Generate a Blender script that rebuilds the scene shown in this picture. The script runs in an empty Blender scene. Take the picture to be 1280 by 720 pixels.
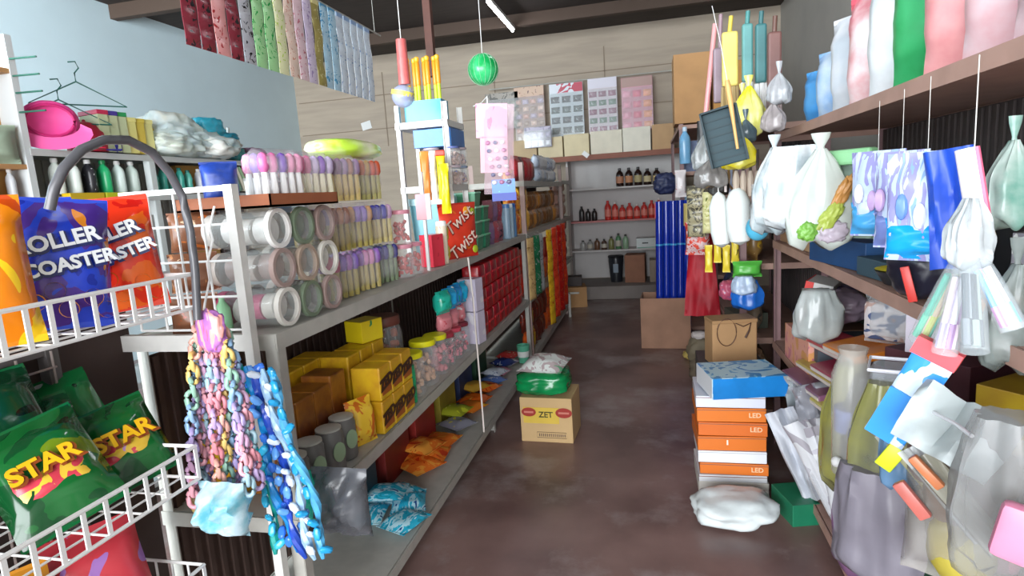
import bpy, bmesh, math, random
from mathutils import Vector, Matrix, noise
random.seed(7)
PI = math.pi
C = bpy.context.scene.collection
D = bpy.data
R = math.radians
V = Vector

# ------------------------------------------------------------ camera frame
F = 750.0; CZ = 1.5; RHO = .065
_vx, _vy = 170, -129
_xl = _vx*math.cos(RHO)-_vy*math.sin(RHO); _yl = _vx*math.sin(RHO)+_vy*math.cos(RHO)
PIT = math.atan(-_yl/F); YAW = math.atan(_xl*math.cos(PIT)/F)
FW = V((-math.sin(YAW)*math.cos(PIT), math.cos(YAW)*math.cos(PIT), -math.sin(PIT)))
_r0 = V((math.cos(YAW), math.sin(YAW), 0)); _u0 = _r0.cross(FW)
CR = math.cos(RHO)*_r0-math.sin(RHO)*_u0; CU = math.sin(RHO)*_r0+math.cos(RHO)*_u0
def _ray(x, y): return F*FW+(x-640)*CR-(y-360)*CU
def aX(x, y, X): d = _ray(x, y); t = X/d.x; return V((X, d.y*t, CZ+d.z*t))
def aY(x, y, Y): d = _ray(x, y); t = Y/d.y; return V((d.x*t, Y, CZ+d.z*t))
cam = D.cameras.new('camera'); co = D.objects.new('camera', cam); C.objects.link(co)
cam.sensor_width = 36; cam.lens = 36*F/1280; cam.clip_start = .02
m = Matrix((CR, CU, -FW)).transposed().to_4x4(); m.translation = V((0, 0, CZ)); co.matrix_world = m
bpy.context.scene.camera = co

# ------------------------------------------------------------ materials
def hx(h):
    if not isinstance(h, str): return tuple(h)+(1,)
    h = h.lstrip('#'); c = [int(h[i:i+2], 16)/255 for i in (0, 2, 4)]
    return tuple((v/12.92 if v <= .04045 else ((v+.055)/1.055)**2.4) for v in c)+(1,)
_m = {}
def mat(col, rough=.5, metal=0, alpha=1, nz=0, sc=8, col2=None, bump=0, coat=0, stretch=None, emit=0):
    key = (str(col), rough, metal, alpha, nz, sc, str(col2), bump, coat, str(stretch), emit)
    if key in _m: return _m[key]
    a = D.materials.new('material'); a.use_nodes = True; nt = a.node_tree; b = nt.nodes['Principled BSDF']
    b.inputs['Base Color'].default_value = hx(col); b.inputs['Roughness'].default_value = rough
    b.inputs['Metallic'].default_value = metal; b.inputs['Alpha'].default_value = alpha
    b.inputs['Coat Weight'].default_value = coat
    if emit: b.inputs['Emission Color'].default_value = hx(col); b.inputs['Emission Strength'].default_value = emit
    if nz or bump or col2:
        tc = nt.nodes.new('ShaderNodeTexCoord'); mp = nt.nodes.new('ShaderNodeMapping')
        nt.links.new(tc.outputs['Object'], mp.inputs[0])
        if stretch: mp.inputs['Scale'].default_value = stretch
        n = nt.nodes.new('ShaderNodeTexNoise'); n.inputs['Scale'].default_value = sc; n.inputs['Detail'].default_value = 5
        nt.links.new(mp.outputs[0], n.inputs['Vector'])
        if nz or col2:
            r = nt.nodes.new('ShaderNodeValToRGB'); c = hx(col)
            d = hx(col2) if col2 else tuple(v*(1-nz) for v in c[:3])+(1,)
            r.color_ramp.elements[0].color = d; r.color_ramp.elements[1].color = c
            r.color_ramp.elements[0].position = .36; r.color_ramp.elements[1].position = .62
            nt.links.new(n.outputs['Fac'], r.inputs[0]); nt.links.new(r.outputs[0], b.inputs['Base Color'])
        if bump:
            bp = nt.nodes.new('ShaderNodeBump'); bp.inputs['Strength'].default_value = bump; bp.inputs['Distance'].default_value = .01
            nt.links.new(n.outputs['Fac'], bp.inputs['Height']); nt.links.new(bp.outputs[0], b.inputs['Normal'])
    _m[key] = a; return a
def pm(cols, sc=18, rough=.3, stretch=None, alpha=1, seed=0):
    """printed packaging: patches of flat ink colours"""
    key = ('pm', tuple(cols), sc, rough, str(stretch), alpha, seed)
    if key in _m: return _m[key]
    a = D.materials.new('printed_material'); a.use_nodes = True; nt = a.node_tree; b = nt.nodes['Principled BSDF']
    b.inputs['Roughness'].default_value = rough; b.inputs['Alpha'].default_value = alpha
    tc = nt.nodes.new('ShaderNodeTexCoord'); mp = nt.nodes.new('ShaderNodeMapping')
    mp.inputs['Location'].default_value = (seed*1.7, seed*.9, seed*2.3)
    if stretch: mp.inputs['Scale'].default_value = stretch
    n = nt.nodes.new('ShaderNodeTexNoise'); n.inputs['Scale'].default_value = sc; n.inputs['Detail'].default_value = 2.5
    n.inputs['Distortion'].default_value = 1.2
    r = nt.nodes.new('ShaderNodeValToRGB'); r.color_ramp.interpolation = 'CONSTANT'
    e = r.color_ramp.elements
    while len(e) < len(cols): e.new(.5)
    for i, c in enumerate(cols):
        e[i].position = 0 if i == 0 else .36+.3*(i-1)/max(1, len(cols)-2) if len(cols) > 2 else .5
        e[i].color = hx(c)
    nt.links.new(tc.outputs['Object'], mp.inputs[0]); nt.links.new(mp.outputs[0], n.inputs['Vector'])
    nt.links.new(n.outputs['Fac'], r.inputs[0]); nt.links.new(r.outputs[0], b.inputs['Base Color'])
    _m[key] = a; return a
WHITE = mat('#e6e6e4', .45); OFFW = mat('#cfcdc6', .5, nz=.15, sc=30); CLEAR = mat('#f2f5f6', .08, alpha=.16)
FILM = mat('#eef2f4', .18, alpha=.3, bump=.6, sc=25); CLOUD = mat('#e2e8ea', .3, alpha=.55, bump=.6, sc=20)
CARD = mat('#b98d5e', .8, nz=.12, sc=6); CARD2 = mat('#a77f58', .8, nz=.15, sc=5); BLACK = mat('#17181b', .4); DARK = mat('#2b2422', .6)
def col(c, r=.4): return mat(c, r)

# ------------------------------------------------------------ mesh helpers
def nb(): return bmesh.new()
def T(x=0, y=0, z=0, rx=0, ry=0, rz=0, s=1):
    return Matrix.Translation((x, y, z)) @ Matrix.Rotation(rz, 4, 'Z') @ Matrix.Rotation(ry, 4, 'Y') @ Matrix.Rotation(rx, 4, 'X') @ Matrix.Scale(s, 4)
def box(bm, c, s, mt=None, bev=0):
    mm = (mt or Matrix()) @ Matrix.Translation(c) @ Matrix.Diagonal((s[0], s[1], s[2], 1))
    r = bmesh.ops.create_cube(bm, size=1, matrix=mm)
    if bev:
        es = list({e for v in r['verts'] for e in v.link_edges})
        bmesh.ops.bevel(bm, geom=es, offset=bev, segments=2, affect='EDGES', profile=.5)
    return bm
def lathe(bm, prof, seg=16, mt=None, sq=1, cap=True):
    mm = mt or Matrix(); rings = []
    for r, z in prof:
        rings.append([bm.verts.new(mm @ V((r*math.cos(2*PI*i/seg), sq*r*math.sin(2*PI*i/seg), z))) for i in range(seg)])
    for a, b in zip(rings, rings[1:]):
        for i in range(seg): bm.faces.new((a[i], a[(i+1) % seg], b[(i+1) % seg], b[i]))
    if cap and prof[0][0] > 1e-5: bm.faces.new(rings[0][::-1])
    if cap and prof[-1][0] > 1e-5: bm.faces.new(rings[-1])
    return bm
def cyl(bm, p0, p1, r, r1=None, seg=10):
    p0, p1 = V(p0), V(p1); d = p1-p0; q = d.to_track_quat('Z', 'Y').to_matrix().to_4x4()
    return lathe(bm, [(r, 0), (r if r1 is None else r1, d.length)], seg, Matrix.Translation(p0) @ q)
def tube(bm, pts, r, seg=8, closed=False):
    pts = [V(p) for p in pts]; n = len(pts); rings = []; up = V((0, 0, 1))
    for i, p in enumerate(pts):
        a = pts[(i-1) % n] if closed or i > 0 else p; b = pts[(i+1) % n] if closed or i < n-1 else p
        t = (b-a).normalized(); s = t.cross(up)
        if s.length < .05: s = t.cross(V((1, 0, 0)))
        s.normalize(); u = s.cross(t)
        rr = r(i/(n-1)) if callable(r) else r
        rings.append([bm.verts.new(p+rr*(math.cos(2*PI*k/seg)*s+math.sin(2*PI*k/seg)*u)) for k in range(seg)])
    prs = list(zip(rings, rings[1:]))+([(rings[-1], rings[0])] if closed else [])
    for a, b in prs:
        for i in range(seg): bm.faces.new((a[i], a[(i+1) % seg], b[(i+1) % seg], b[i]))
    if not closed: bm.faces.new(rings[0][::-1]); bm.faces.new(rings[-1])
    return bm
def ball(bm, c, r, mt=None, seg=14, sc=(1, 1, 1)):
    mm = (mt or Matrix()) @ Matrix.Translation(c) @ Matrix.Diagonal((sc[0], sc[1], sc[2], 1))
    bmesh.ops.create_uvsphere(bm, u_segments=seg, v_segments=max(6, seg*2//3), radius=r, matrix=mm); return bm
def pillow(bm, w, h, d, mt=None, nx=9, nz=11, wr=.004, seed=0, seal=.08):
    """filled pouch, base at z=0, front to -Y, crimped flat ends"""
    mm = mt or Matrix(); L = []
    for side in (-1, 1):
        g = []
        for j in range(nz+1):
            v = j/nz; row = []
            for i in range(nx+1):
                u = i/nx
                a = max(0, 1-abs(2*u-1)**3.2)**.6; b = max(0, min(1, (min(v, 1-v)-seal*.6)/.24))
                b = math.sin(b*PI/2)
                t = d/2*a*b
                k = noise.noise(V((u*4+seed, v*5, side*3.1+seed)))*wr*2*(1 if t > 0 else .3)
                pinch = 1-.06*b*(1-abs(2*u-1))*0-.05*b
                row.append((V(((u-.5)*w*pinch, side*t+(k if 0 < i < nx else 0), v*h)), i in (0, nx) or j in (0, nz)))
            g.append(row)
        L.append(g)
    fr = [[bm.verts.new(mm @ c[0]) for c in r] for r in L[0]]
    bk = [[fr[j][i] if L[1][j][i][1] else bm.verts.new(mm @ L[1][j][i][0]) for i in range(nx+1)] for j in range(nz+1)]
    for j in range(nz):
        for i in range(nx):
            bm.faces.new((fr[j][i], fr[j][i+1], fr[j+1][i+1], fr[j+1][i]))
            try: bm.faces.new((bk[j][i], bk[j+1][i], bk[j+1][i+1], bk[j][i+1]))
            except ValueError: pass
    return bm
def lump(bm, w, d, h, mt=None, amp=.25, fr=3, seed=0, seg=18, flat=True, p=2.6):
    """crumpled soft heap, base at z=0"""
    mm = mt or Matrix(); rr = bmesh.ops.create_icosphere(bm, subdivisions=4 if seg > 16 else 3, radius=1)
    for v in rr['verts']:
        q = v.co.copy()
        s = (abs(q.x)**p+abs(q.y)**p+abs(q.z)**p)**(-1/p); q = q*s
        n1 = noise.noise(q*fr+V((seed*3.3, seed, 0))); n2 = abs(noise.noise(q*fr*2.3+V((0, seed*2, 5))))
        q = q*(1+amp*(.8*n1-.5*n2))
        z = q.z*.5+.5
        if flat: z = max(0, z)
        v.co = mm @ V((q.x*w/2, q.y*d/2, z*h))
    return bm
def sheet(bm, w, h, nx=10, nz=10, amp=.02, fr=4, seed=0, mt=None, th=.0015, taper=0):
    """hanging sheet with folds; top at z=0, front -Y; real thickness"""
    mm = mt or Matrix(); gs = []
    for s in (0, 1):
        g = []
        for j in range(nz+1):
            for i in range(nx+1):
                u, v = i/nx, j/nz
                y = amp*noise.noise(V((u*fr+seed, v*fr*.35, seed)))
                ww = w*(1-taper*(1-v))
                g.append(bm.verts.new(mm @ V(((u-.5)*ww, y+s*th, -v*h))))
        gs.append(g)
    q = lambda g, i, j: g[j*(nx+1)+i]
    for j in range(nz):
        for i in range(nx):
            bm.faces.new((q(gs[0], i, j+1), q(gs[0], i+1, j+1), q(gs[0], i+1, j), q(gs[0], i, j)))
            bm.faces.new((q(gs[1], i, j), q(gs[1], i+1, j), q(gs[1], i+1, j+1), q(gs[1], i, j+1)))
    for i in range(nx):
        for j in (0, nz):
            bm.faces.new((q(gs[0], i, j), q(gs[0], i+1, j), q(gs[1], i+1, j), q(gs[1], i, j)))
    for j in range(nz):
        for i in (0, nx):
            bm.faces.new((q(gs[0], i, j), q(gs[0], i, j+1), q(gs[1], i, j+1), q(gs[1], i, j)))
    bmesh.ops.recalc_face_normals(bm, faces=bm.faces); return bm

def obj(name, bm, m, parent=None, smooth=True, loc=None):
    me = D.meshes.new(name); bm.normal_update(); soft = len(bm.faces) > 150 and len(bm.faces) != 0; bm.to_mesh(me); bm.free()
    if smooth:
        me.polygons.foreach_set('use_smooth', [True]*len(me.polygons))
        try: me.set_sharp_from_angle(angle=R(75 if soft else 40))
        except Exception: pass
    me.materials.append(m)
    o = D.objects.new(name, me); C.objects.link(o)
    if parent is not None: o.parent = parent
    if loc is not None: o.location = loc
    return o
def thing(name, label, cat, loc=(0, 0, 0), rz=0, group=None, rx=0, ry=0, s=1):
    o = D.objects.new(name, None); C.objects.link(o); o.empty_display_size = .05
    o.rotation_mode = 'XYZ'
    o.location = loc; o.rotation_euler = (rx, ry, rz); o.scale = (s, s, s) if not hasattr(s, '__len__') else s
    o['label'] = label; o['category'] = cat
    if group: o['group'] = group
    return o
def solo(name, bm, m, label, cat, loc=(0, 0, 0), rz=0, group=None, rx=0, ry=0, smooth=True):
    o = obj(name, bm, m, None, smooth); o.location = loc; o.rotation_euler = (rx, ry, rz)
    o['label'] = label; o['category'] = cat
    if group: o['group'] = group
    return o
def struct(name, bm, m, smooth=False):
    o = obj(name, bm, m, None, smooth); o['kind'] = 'structure'; return o
def kids(o): return [c for c in D.objects if c.parent == o]
def dup(o, loc=None, rz=None, label=None, group=None, parent=None, rx=None, ry=None, s=None):
    c = o.copy(); C.objects.link(c)
    if parent is not None: c.parent = parent
    if loc is not None: c.location = loc
    if rz is not None: c.rotation_euler.z = rz
    if rx is not None: c.rotation_euler.x = rx
    if ry is not None: c.rotation_euler.y = ry
    if s is not None: c.scale = (s, s, s)
    if label: c['label'] = label
    if group: c['group'] = group
    for k in list(o.children): dup(k, parent=c)
    return c
def recolor(o, name, m):
    for k in o.children:
        if k.name.split('.')[0] == name:
            k.data = k.data.copy(); k.data.materials.clear(); k.data.materials.append(m)
def text(s, size, m, parent, mt, name='lettering', ext=.0012, bold=0, shear=0):
    cu = D.curves.new('lettering', 'FONT'); cu.body = s; cu.size = size; cu.extrude = ext; cu.offset = bold; cu.shear = shear
    cu.align_x = 'CENTER'; cu.align_y = 'CENTER'; cu.resolution_u = 3
    t = D.objects.new('t', cu); C.objects.link(t); bpy.context.view_layer.update()
    me = D.meshes.new_from_object(t.evaluated_get(bpy.context.evaluated_depsgraph_get()))
    D.objects.remove(t); D.curves.remove(cu)
    me.transform(mt @ Matrix.Rotation(PI/2, 4, 'X')); me.materials.clear(); me.materials.append(m)
    o = D.objects.new(name, me); C.objects.link(o); o.parent = parent; return o

# ------------------------------------------------------------ goods
def pouch(label, cat, loc, rz, w, h, d, m, group=None, rx=0, ry=0, seed=0, sealm=None, patch=None, name='snack_bag'):
    t = thing(name, label, cat, loc, rz, group, rx, ry)
    obj('pouch', pillow(nb(), w, h, d, seed=seed, wr=.05*d), m, t)
    for zz in (.985, .015): obj('crimped_seal', box(nb(), (0, 0, h*zz), (w*.99, .003, h*.05)), sealm or m, t, False)
    if patch:
        lump_ = nb(); pillow(lump_, w*.72, h*.42, d*.5, T(0, -d*.3, h*.22), seed=seed+3)
        obj('printed_panel', lump_, patch, t)
    return t
def carton(label, cat, loc, rz, w, d, h, m, group=None, rx=0, ry=0, name='carton', panel=None, tape=None, bev=.002, lid=None):
    t = thing(name, label, cat, loc, rz, group, rx, ry)
    obj('box_body', box(nb(), (0, 0, h/2), (w, d, h), bev=bev), m, t, False)
    if panel: obj('printed_panel', box(nb(), (0, -d/2-.0008, h/2), (w*.8, .002, h*.6)), panel, t, False)
    if tape: obj('tape', box(nb(), (0, 0, h+.0005), (w*1.003, .05, .0015)), tape, t, False)
    if lid:
        obj('lid', box(nb(), (0, 0, h-.008), (w+.006, d+.006, .022), bev=.002), lid, t, False)
    return t
def bottle(label, cat, loc, r, h, m, capm, lab=None, group=None, rz=0, kind=0, name='bottle', rx=0, ry=0, sq=.7):
    t = thing(name, label, cat, loc, rz, group, rx, ry)
    if kind == 0: pf = [(r*.9, 0), (r, h*.04), (r, h*.62), (r*.85, h*.74), (r*.36, h*.86), (r*.34, h*.9)]
    elif kind == 1: pf = [(r*.8, 0), (r, h*.08), (r*.86, h*.4), (r, h*.6), (r*.7, h*.82), (r*.4, h*.9)]
    else: pf = [(r*.95, 0), (r, h*.03), (r, h*.86), (r*.9, h*.9)]
    obj('bottle_body', lathe(nb(), pf, 14, sq=sq), m, t)
    cr = r*.42 if kind < 2 else r*.95
    obj('cap', lathe(nb(), [(cr, h*.88), (cr, h*.985), (cr*.85, h)], 12, sq=1 if kind < 2 else sq), capm, t)
    if lab:
        a, b = (.18, .55) if kind != 1 else (.2, .38)
        obj('bottle_label', lathe(nb(), [(r*1.012, h*a), (r*1.012, h*b)], 14, sq=sq), lab, t)
    return t
def jar(label, cat, loc, r, h, lid, cont, group=None, rz=0, rx=0, ry=0, name='jar', glass=None, fill=.8):
    t = thing(name, label, cat, loc, rz, group, rx, ry)
    obj('jar_body', lathe(nb(), [(r*.92, 0), (r, h*.05), (r, h*.78), (r*.82, h*.88), (r*.8, h*.9)], 18), glass or CLEAR, t)
    obj('lid', lathe(nb(), [(r*.9, h*.88), (r*.92, h*.9), (r*.92, h*.98), (r*.86, h)], 18), lid, t)
    bm = nb(); rnd = random.Random(int(r*1e4+h*1e3+loc[1]*100))
    for k in range(26):
        a = rnd.random()*6.28; q = math.sqrt(rnd.random())*r*.68; z = h*(.08+.7*fill*rnd.random())
        box(bm, (0, 0, 0), (r*.5, r*.3, r*.34), T(q*math.cos(a), q*math.sin(a), z, rnd.random()*3, rnd.random()*3, rnd.random()*3), bev=r*.08)
    c = obj('wrapped_sweets', bm, cont, t); c['kind'] = 'stuff'
    return t
def gather(bm, w, h, d, seed=0, n=7, fl=.12, top=.16, mt=None, seg=40, rows=16, round_=.1):
    """plastic bag gathered at the top (z=0) and spreading downwards in folds"""
    mm = mt or Matrix(); rings = []; rnd = random.Random(seed); ph = [rnd.random()*6.3 for _ in range(4)]
    for j in range(rows+1):
        s = j/rows; k = top+(1-top)*math.sin(min(1, s/.62)*PI/2)**1.1
        if s > 1-round_: k *= 1-.5*((s-1+round_)/round_)**2
        ring = []
        for i in range(seg):
            a = 2*PI*i/seg; ca, sa = math.cos(a), math.sin(a); q = (abs(ca)**3+abs(sa)**3)**(-1/3)
            f = 1+fl*(math.sin(n*a+ph[0]+s*1.5)*.6+math.sin((n*2+1)*a+ph[1]-s*3)*.4)*(1.3-s*.8)
            f += .12*noise.noise(V((ca*2+seed, sa*2, s*4)))
            ring.append(bm.verts.new(mm @ V((ca*q*w/2*k*f, sa*q*d/2*(.35+.65*k)*f, -h*s*(1+.06*math.sin(3*a+ph[2])*s)))))
        rings.append(ring)
    for a, b in zip(rings, rings[1:]):
        for i in range(seg): bm.faces.new((a[i], b[i], b[(i+1) % seg], a[(i+1) % seg]))
    bm.faces.new(rings[0]); bm.faces.new(rings[-1][::-1]); return bm
def hook(bm, p, h=.04): tube(bm, [p, (p[0], p[1], p[2]+h*.6), (p[0]+h*.2, p[1], p[2]+h*.9), (p[0]+h*.4, p[1], p[2]+h*.7)], .0015, 6)

# ------------------------------------------------------------ the room
XL, XR, YB, YF, ZT = -5.4, 1.75, 8.9, -4.2, 3.7
floor_m = mat('#8c706a', .34, nz=.0, sc=1.6, col2='#664d49', bump=.15)
nt = floor_m.node_tree; b = nt.nodes['Principled BSDF']
tc = nt.nodes.new('ShaderNodeTexCoord'); n2 = nt.nodes.new('ShaderNodeTexNoise'); n2.inputs['Scale'].default_value = .9; n2.inputs['Detail'].default_value = 8
n2.inputs['Roughness'].default_value = .65
r2 = nt.nodes.new('ShaderNodeValToRGB'); r2.color_ramp.elements[0].position = .5; r2.color_ramp.elements[1].position = .66
mx = nt.nodes.new('ShaderNodeMixRGB'); mx.inputs[2].default_value = hx('#a89e9c')
old = b.inputs['Base Color'].links[0].from_socket
nt.links.new(tc.outputs['Object'], n2.inputs['Vector']); nt.links.new(n2.outputs['Fac'], r2.inputs[0]); nt.links.new(r2.outputs[0], mx.inputs[0])
nt.links.new(old, mx.inputs[1]); nt.links.new(mx.outputs[0], b.inputs['Base Color'])
blue_wall = mat('#cfe4ec', .75, nz=.06, sc=1.2)
ply = mat('#b3a493', .75, nz=.14, sc=2.2, stretch=(.6, 1, 5), bump=.05)
roofm = mat('#3a302b', .8, nz=.25, sc=3, stretch=(1, 6, 1))
struct('floor', box(nb(), ((XL+XR)/2, (YB+YF)/2, -.05), (XR-XL, YB-YF, .1)), floor_m)
struct('ceiling', box(nb(), ((XL+XR)/2, (YB+YF)/2, ZT+.05), (XR-XL+.2, YB-YF, .1)), roofm)
struct('wall_left', box(nb(), (XL-.05, (YB+YF)/2, ZT/2), (.1, YB-YF, ZT)), blue_wall)
struct('wall_right', box(nb(), (XR+.05, (YB+YF)/2, ZT/2), (.1, YB-YF, ZT)), mat('#a9a49c', .8, nz=.1, sc=2))
wb = thing('wall_back', 'x', 'x'); del wb['label']; del wb['category']; wb['kind'] = 'structure'
obj('plywood_lining', box(nb(), ((XL+XR)/2, YB+.05, ZT/2), (XR-XL, .1, ZT)), ply, wb, False)
bm = nb()
for z in (2.62, 3.12): box(bm, (-1.9, YB-.004, z), (6.9, .008, .012))
for x in (-3.9, -2.15, -.55): box(bm, (x, YB-.004, 2.9), (.014, .008, 1.1))
obj('seam_strip', bm, mat('#8a7a69', .8), wb, False)
for i, y in enumerate((-3.2, -1, 1.2, 3.4, 5.6, 7.8)):
    struct('trim_%d' % (i+1), box(nb(), ((XL+XR)/2, y, ZT-.07), (XR-XL, .09, .14)), mat('#4a3a30', .8))
solo('paper_note', box(nb(), (0, 0, 0), (.16, .004, .12), T(ry=R(-12))), WHITE, 'small white paper note stuck on the beige back wall', 'paper', aY(458, 157, 8.893))
struct('trim_7', box(nb(), (-.55, 8.5, .09), (2.2, .8, .18), bev=.01), mat('#8d8580', .8, nz=.1, sc=5))
# added fill lights shaped as tube battens, unseen, to brighten the deep interior
for i, (x, y) in enumerate(((-.2, 1.6), (-3.6, 3.2), (-.3, 4.6), (-1.6, 7.2))):
    t = thing('fill_light', ['added fill light tube under the roof nearest the entrance', 'added fill light tube above the left side shelves', 'added fill light tube over the middle of the aisle', 'added fill light tube near the back wall'][i], 'light', (x, y, ZT-.17))
    obj('batten', box(nb(), (0, 0, .02), (.06, 1.2, .04)), WHITE, t, False)
    obj('tube', cyl(nb(), (0, -.58, -.015), (0, .58, -.015), .014), mat('#f4f8ff', .4, emit=22), t)

# ------------------------------------------------------------ racks
steel = mat('#b4b2aa', .45, nz=.12, sc=14); steelw = mat('#dad9d4', .45, nz=.08, sc=20); pinkst = mat('#8f6f70', .5, nz=.15, sc=10)
def rack(label, x0, x1, y0, y1, zs, pm_, sm, ztop, lip=.045, back=None, ys=None, zmin=0, name='shelving_rack', posts=None):
    t = thing(name, label, 'shelf', ((x0+x1)/2, (y0+y1)/2, 0))
    cx, cy = (x0+x1)/2, (y0+y1)/2; w, l = abs(x1-x0), y1-y0
    for (px, py, zt) in (posts or [(x, y, ztop) for x in (x0, x1) for y in (y0, y1)]):
        sx = 1 if px < cx else -1; sy = 1 if py < cy else -1
        bm = nb(); box(bm, (px-cx+sx*.018, py-cy, zt/2), (.036, .004, zt)); box(bm, (px-cx, py-cy+sy*.018, zt/2), (.004, .036, zt))
        obj('post', bm, pm_, t, False)
    for z in zs:
        bm = nb(); box(bm, (0, 0, z-.008), (w-.01, l-.01, .012))
        f = 1 if x0 > cx else -1
        for s in (-1, 1): box(bm, (s*(w/2+.003), 0, z-lip/2-.001), (.005, l+.01, lip)); box(bm, (0, s*(l/2+.003), z-lip/2-.001), (w, .005, lip))
        obj('shelf_board', bm, sm, t, False)
    if back:
        z0, z1, bmx = back
        bx = -w/2+.02 if x0 < 0 else w/2-.02
        bm = nb(); box(bm, (bx, 0, (z0+z1)/2), (.006, l-.02, z1-z0))
        k = int(l/.05)
        for i in range(k): box(bm, (bx+(.006 if x0 < 0 else -.006), -l/2+.03+i*(l-.06)/k, (z0+z1)/2), (.012, .02, z1-z0-.01))
        obj('back_panel', bm, bmx, t, False)
    return t
brown_back = mat('#4a3730', .7, nz=.2, sc=9)
rack('long grey steel shelving rack on the left side of the aisle', -1.46, -1.0, 1.41, 4.85, (.105, .62, 1.165), steel, steel, 1.165, back=(.13, 1.1, brown_back),
     posts=[(-1.0, 1.41, 1.165), (-1.46, 1.41, 1.165), (-1.0, 4.85, 1.165), (-1.46, 4.85, 1.165), (-1.0, 3.55, .1), (-1.46, 3.1, 1.165)])
rack('rack of red goods further down the left side of the aisle', -1.46, -1.0, 4.92, 7.2, (.105, .62, 1.165, 1.6), mat('#a98f88', .5), steel, 1.75, back=(.13, 1.55, brown_back))
rack('dim rack of dark packs at the far end of the left side', -1.5, -1.02, 7.28, 8.05, (.105, .62, 1.165, 1.62), mat('#8a7a74', .5), steel, 1.8, back=(.13, 1.6, brown_back))
# white post and wire grid standing at the near end of the long rack
t = thing('wire_grid_panel', 'white wire grid panel on a post at the near end of the left rack', 'display panel', (-1.13, 1.36, 0))
bm = nb(); box(bm, (.09, 0, .785), (.026, .026, 1.57)); obj('post', bm, steelw, t, False)
bm = nb()
for z in (1.19, 1.28, 1.375, 1.47, 1.56): cyl(bm, (-.25, 0, z), (.09, 0, z), .0035, seg=6)
for x in (-.25, -.165, -.085, -.005): cyl(bm, (x, 0, 1.19), (x, 0, 1.56), .0035, seg=6)
box(bm, (-.08, 0, 1.562), (.34, .012, .014))
obj('wire_grid', bm, WHITE, t)
obj('bottom_rail', box(nb(), (-.12, -.0, 1.155), (.42, .02, .045)), steelw, t, False)
t.children

# baskets of crisps at the near left
stand = thing('basket_stand', 'metal stand holding the wire baskets of crisps at the left', 'stand', (-1.42, .7, 0))
for y in (-.5, .42): obj('post', box(nb(), (0, y, .72), (.03, .03, 1.44)), mat('#5a5654', .5), stand, False)
bm = nb()
for z in (.5, .95, 1.2, 1.42): box(bm, (0, -.04, z), (.02, .95, .02))
obj('cross_rail', bm, mat('#5a5654', .5), stand, False)
bm = nb()
for z in (.7, .78, .86, 1.03, 1.1, 1.16): cyl(bm, (.02, -.5, z), (.02, .42, z), .003, seg=6)
for i in range(12): cyl(bm, (.02, -.5+i*.083, .6), (.02, -.5+i*.083, 1.2), .003, seg=6)
obj('back_wire', bm, mat('#8d807a', .5), stand)
obj('back_board', box(nb(), (-.03, .08, .72), (.008, 1.2, 1.3)), mat('#3c2e2a', .8), stand, False)
def basket(label, x0, x1, y0, y1, zb, zt, step):
    t = thing('wire_basket', label, 'basket', ((x0+x1)/2, (y0+y1)/2, zb)); h = zt-zb; w = (x1-x0)/2; l = (y1-y0)/2
    P = [(w, -l), (w, l), (-w, l), (-w, -l)]
    obj('rim', tube(nb(), [(a, b, h) for a, b in P], .0045, 6, True), WHITE, t)
    obj('bottom_frame', tube(nb(), [(a, b, 0) for a, b in P], .004, 6, True), WHITE, t)
    bm = nb(); n = 7
    for i in range(n): cyl(bm, (-w+2*w*(i+1)/(n+1), -l, 0), (-w+2*w*(i+1)/(n+1), l, 0), .0025, seg=5)
    for i in range(9): cyl(bm, (-w, -l+2*l*(i+1)/10, 0), (w, -l+2*l*(i+1)/10, 0), .0025, seg=5)
    for i in range(1, 7): cyl(bm, (-w+2*w*i/7, l, 0), (-w+2*w*i/7, l, h), .003, seg=5)
    obj('wire_bottom', bm, WHITE, t)
    bb = nb(); box(bb, (0, 0, h/2), (.003, .009, h)); first = None; y = l-.002
    while y > -l:
        if first is None: first = obj('bar', bb, WHITE, t, False, (w, y, 0))
        else: dup(first, (w, y, 0), parent=t)
        y -= step
    bm = nb()
    for yy in (-l*.8, l*.8): tube(bm, [(-w, yy, h), (-w-.02, yy, h+.06), (-w-.045, yy, h+.07)], .004, 6)
    obj('hanging_hook', bm, WHITE, t)
    return t
basket('upper white wire basket holding the blue and red crisp bags', -1.35, -1.0, .3, 1.145, 1.293, 1.368, .042)
basket('lower white wire basket holding the green crisp bags', -1.37, -1.0, .3, 1.075, .915, .99, .046)

silver = mat('#e8ecef', .25, metal=.3); navy = mat('#16205a', .3)
def roller(label, y, x, rz, pal, seed, tone, rx=0, ry=0, z=1.302):
    t = pouch(label, 'crisps', (x, y, z), rz, .165, .245, .07, pm(pal, 9, .2, seed=seed), 'roller crisp bags in the upper basket', rx=rx, ry=ry, seed=seed, sealm=tone)
    for (s, zz, xx, sz) in (('ROLLER', .162, -.012, .039), ('COASTER', .12, .006, .034)):
        text(s, sz, navy, t, T(xx+.002, -.0405, zz-.003, ry=R(-14)), bold=.0035, name='lettering_shadow', ext=.0006)
        text(s, sz, silver, t, T(xx, -.042, zz, ry=R(-14)), bold=.0012)
    for k, (a, c) in enumerate(((-.05, .05), (0, .035), (.04, .055), (-.02, .07), (.06, .03))):
        bm = nb(); bmesh.ops.create_cone(bm, segments=14, radius1=.016, radius2=.016, depth=.006, matrix=T(a, -.036, c, rx=R(90+12*k-20), ry=R(20*k)))
        obj('printed_crisps', bm, mat('#f0a22c', .4, nz=.3, sc=40), t)
    return t
roller('blue bag of roller crisps standing in the upper basket', .905, -1.09, R(60), ['#1c2f9e', '#2743c4', '#4a2d8a', '#e08a2a'], 3, col('#2a49c8', .25), rx=R(-6), ry=R(6))
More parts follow.
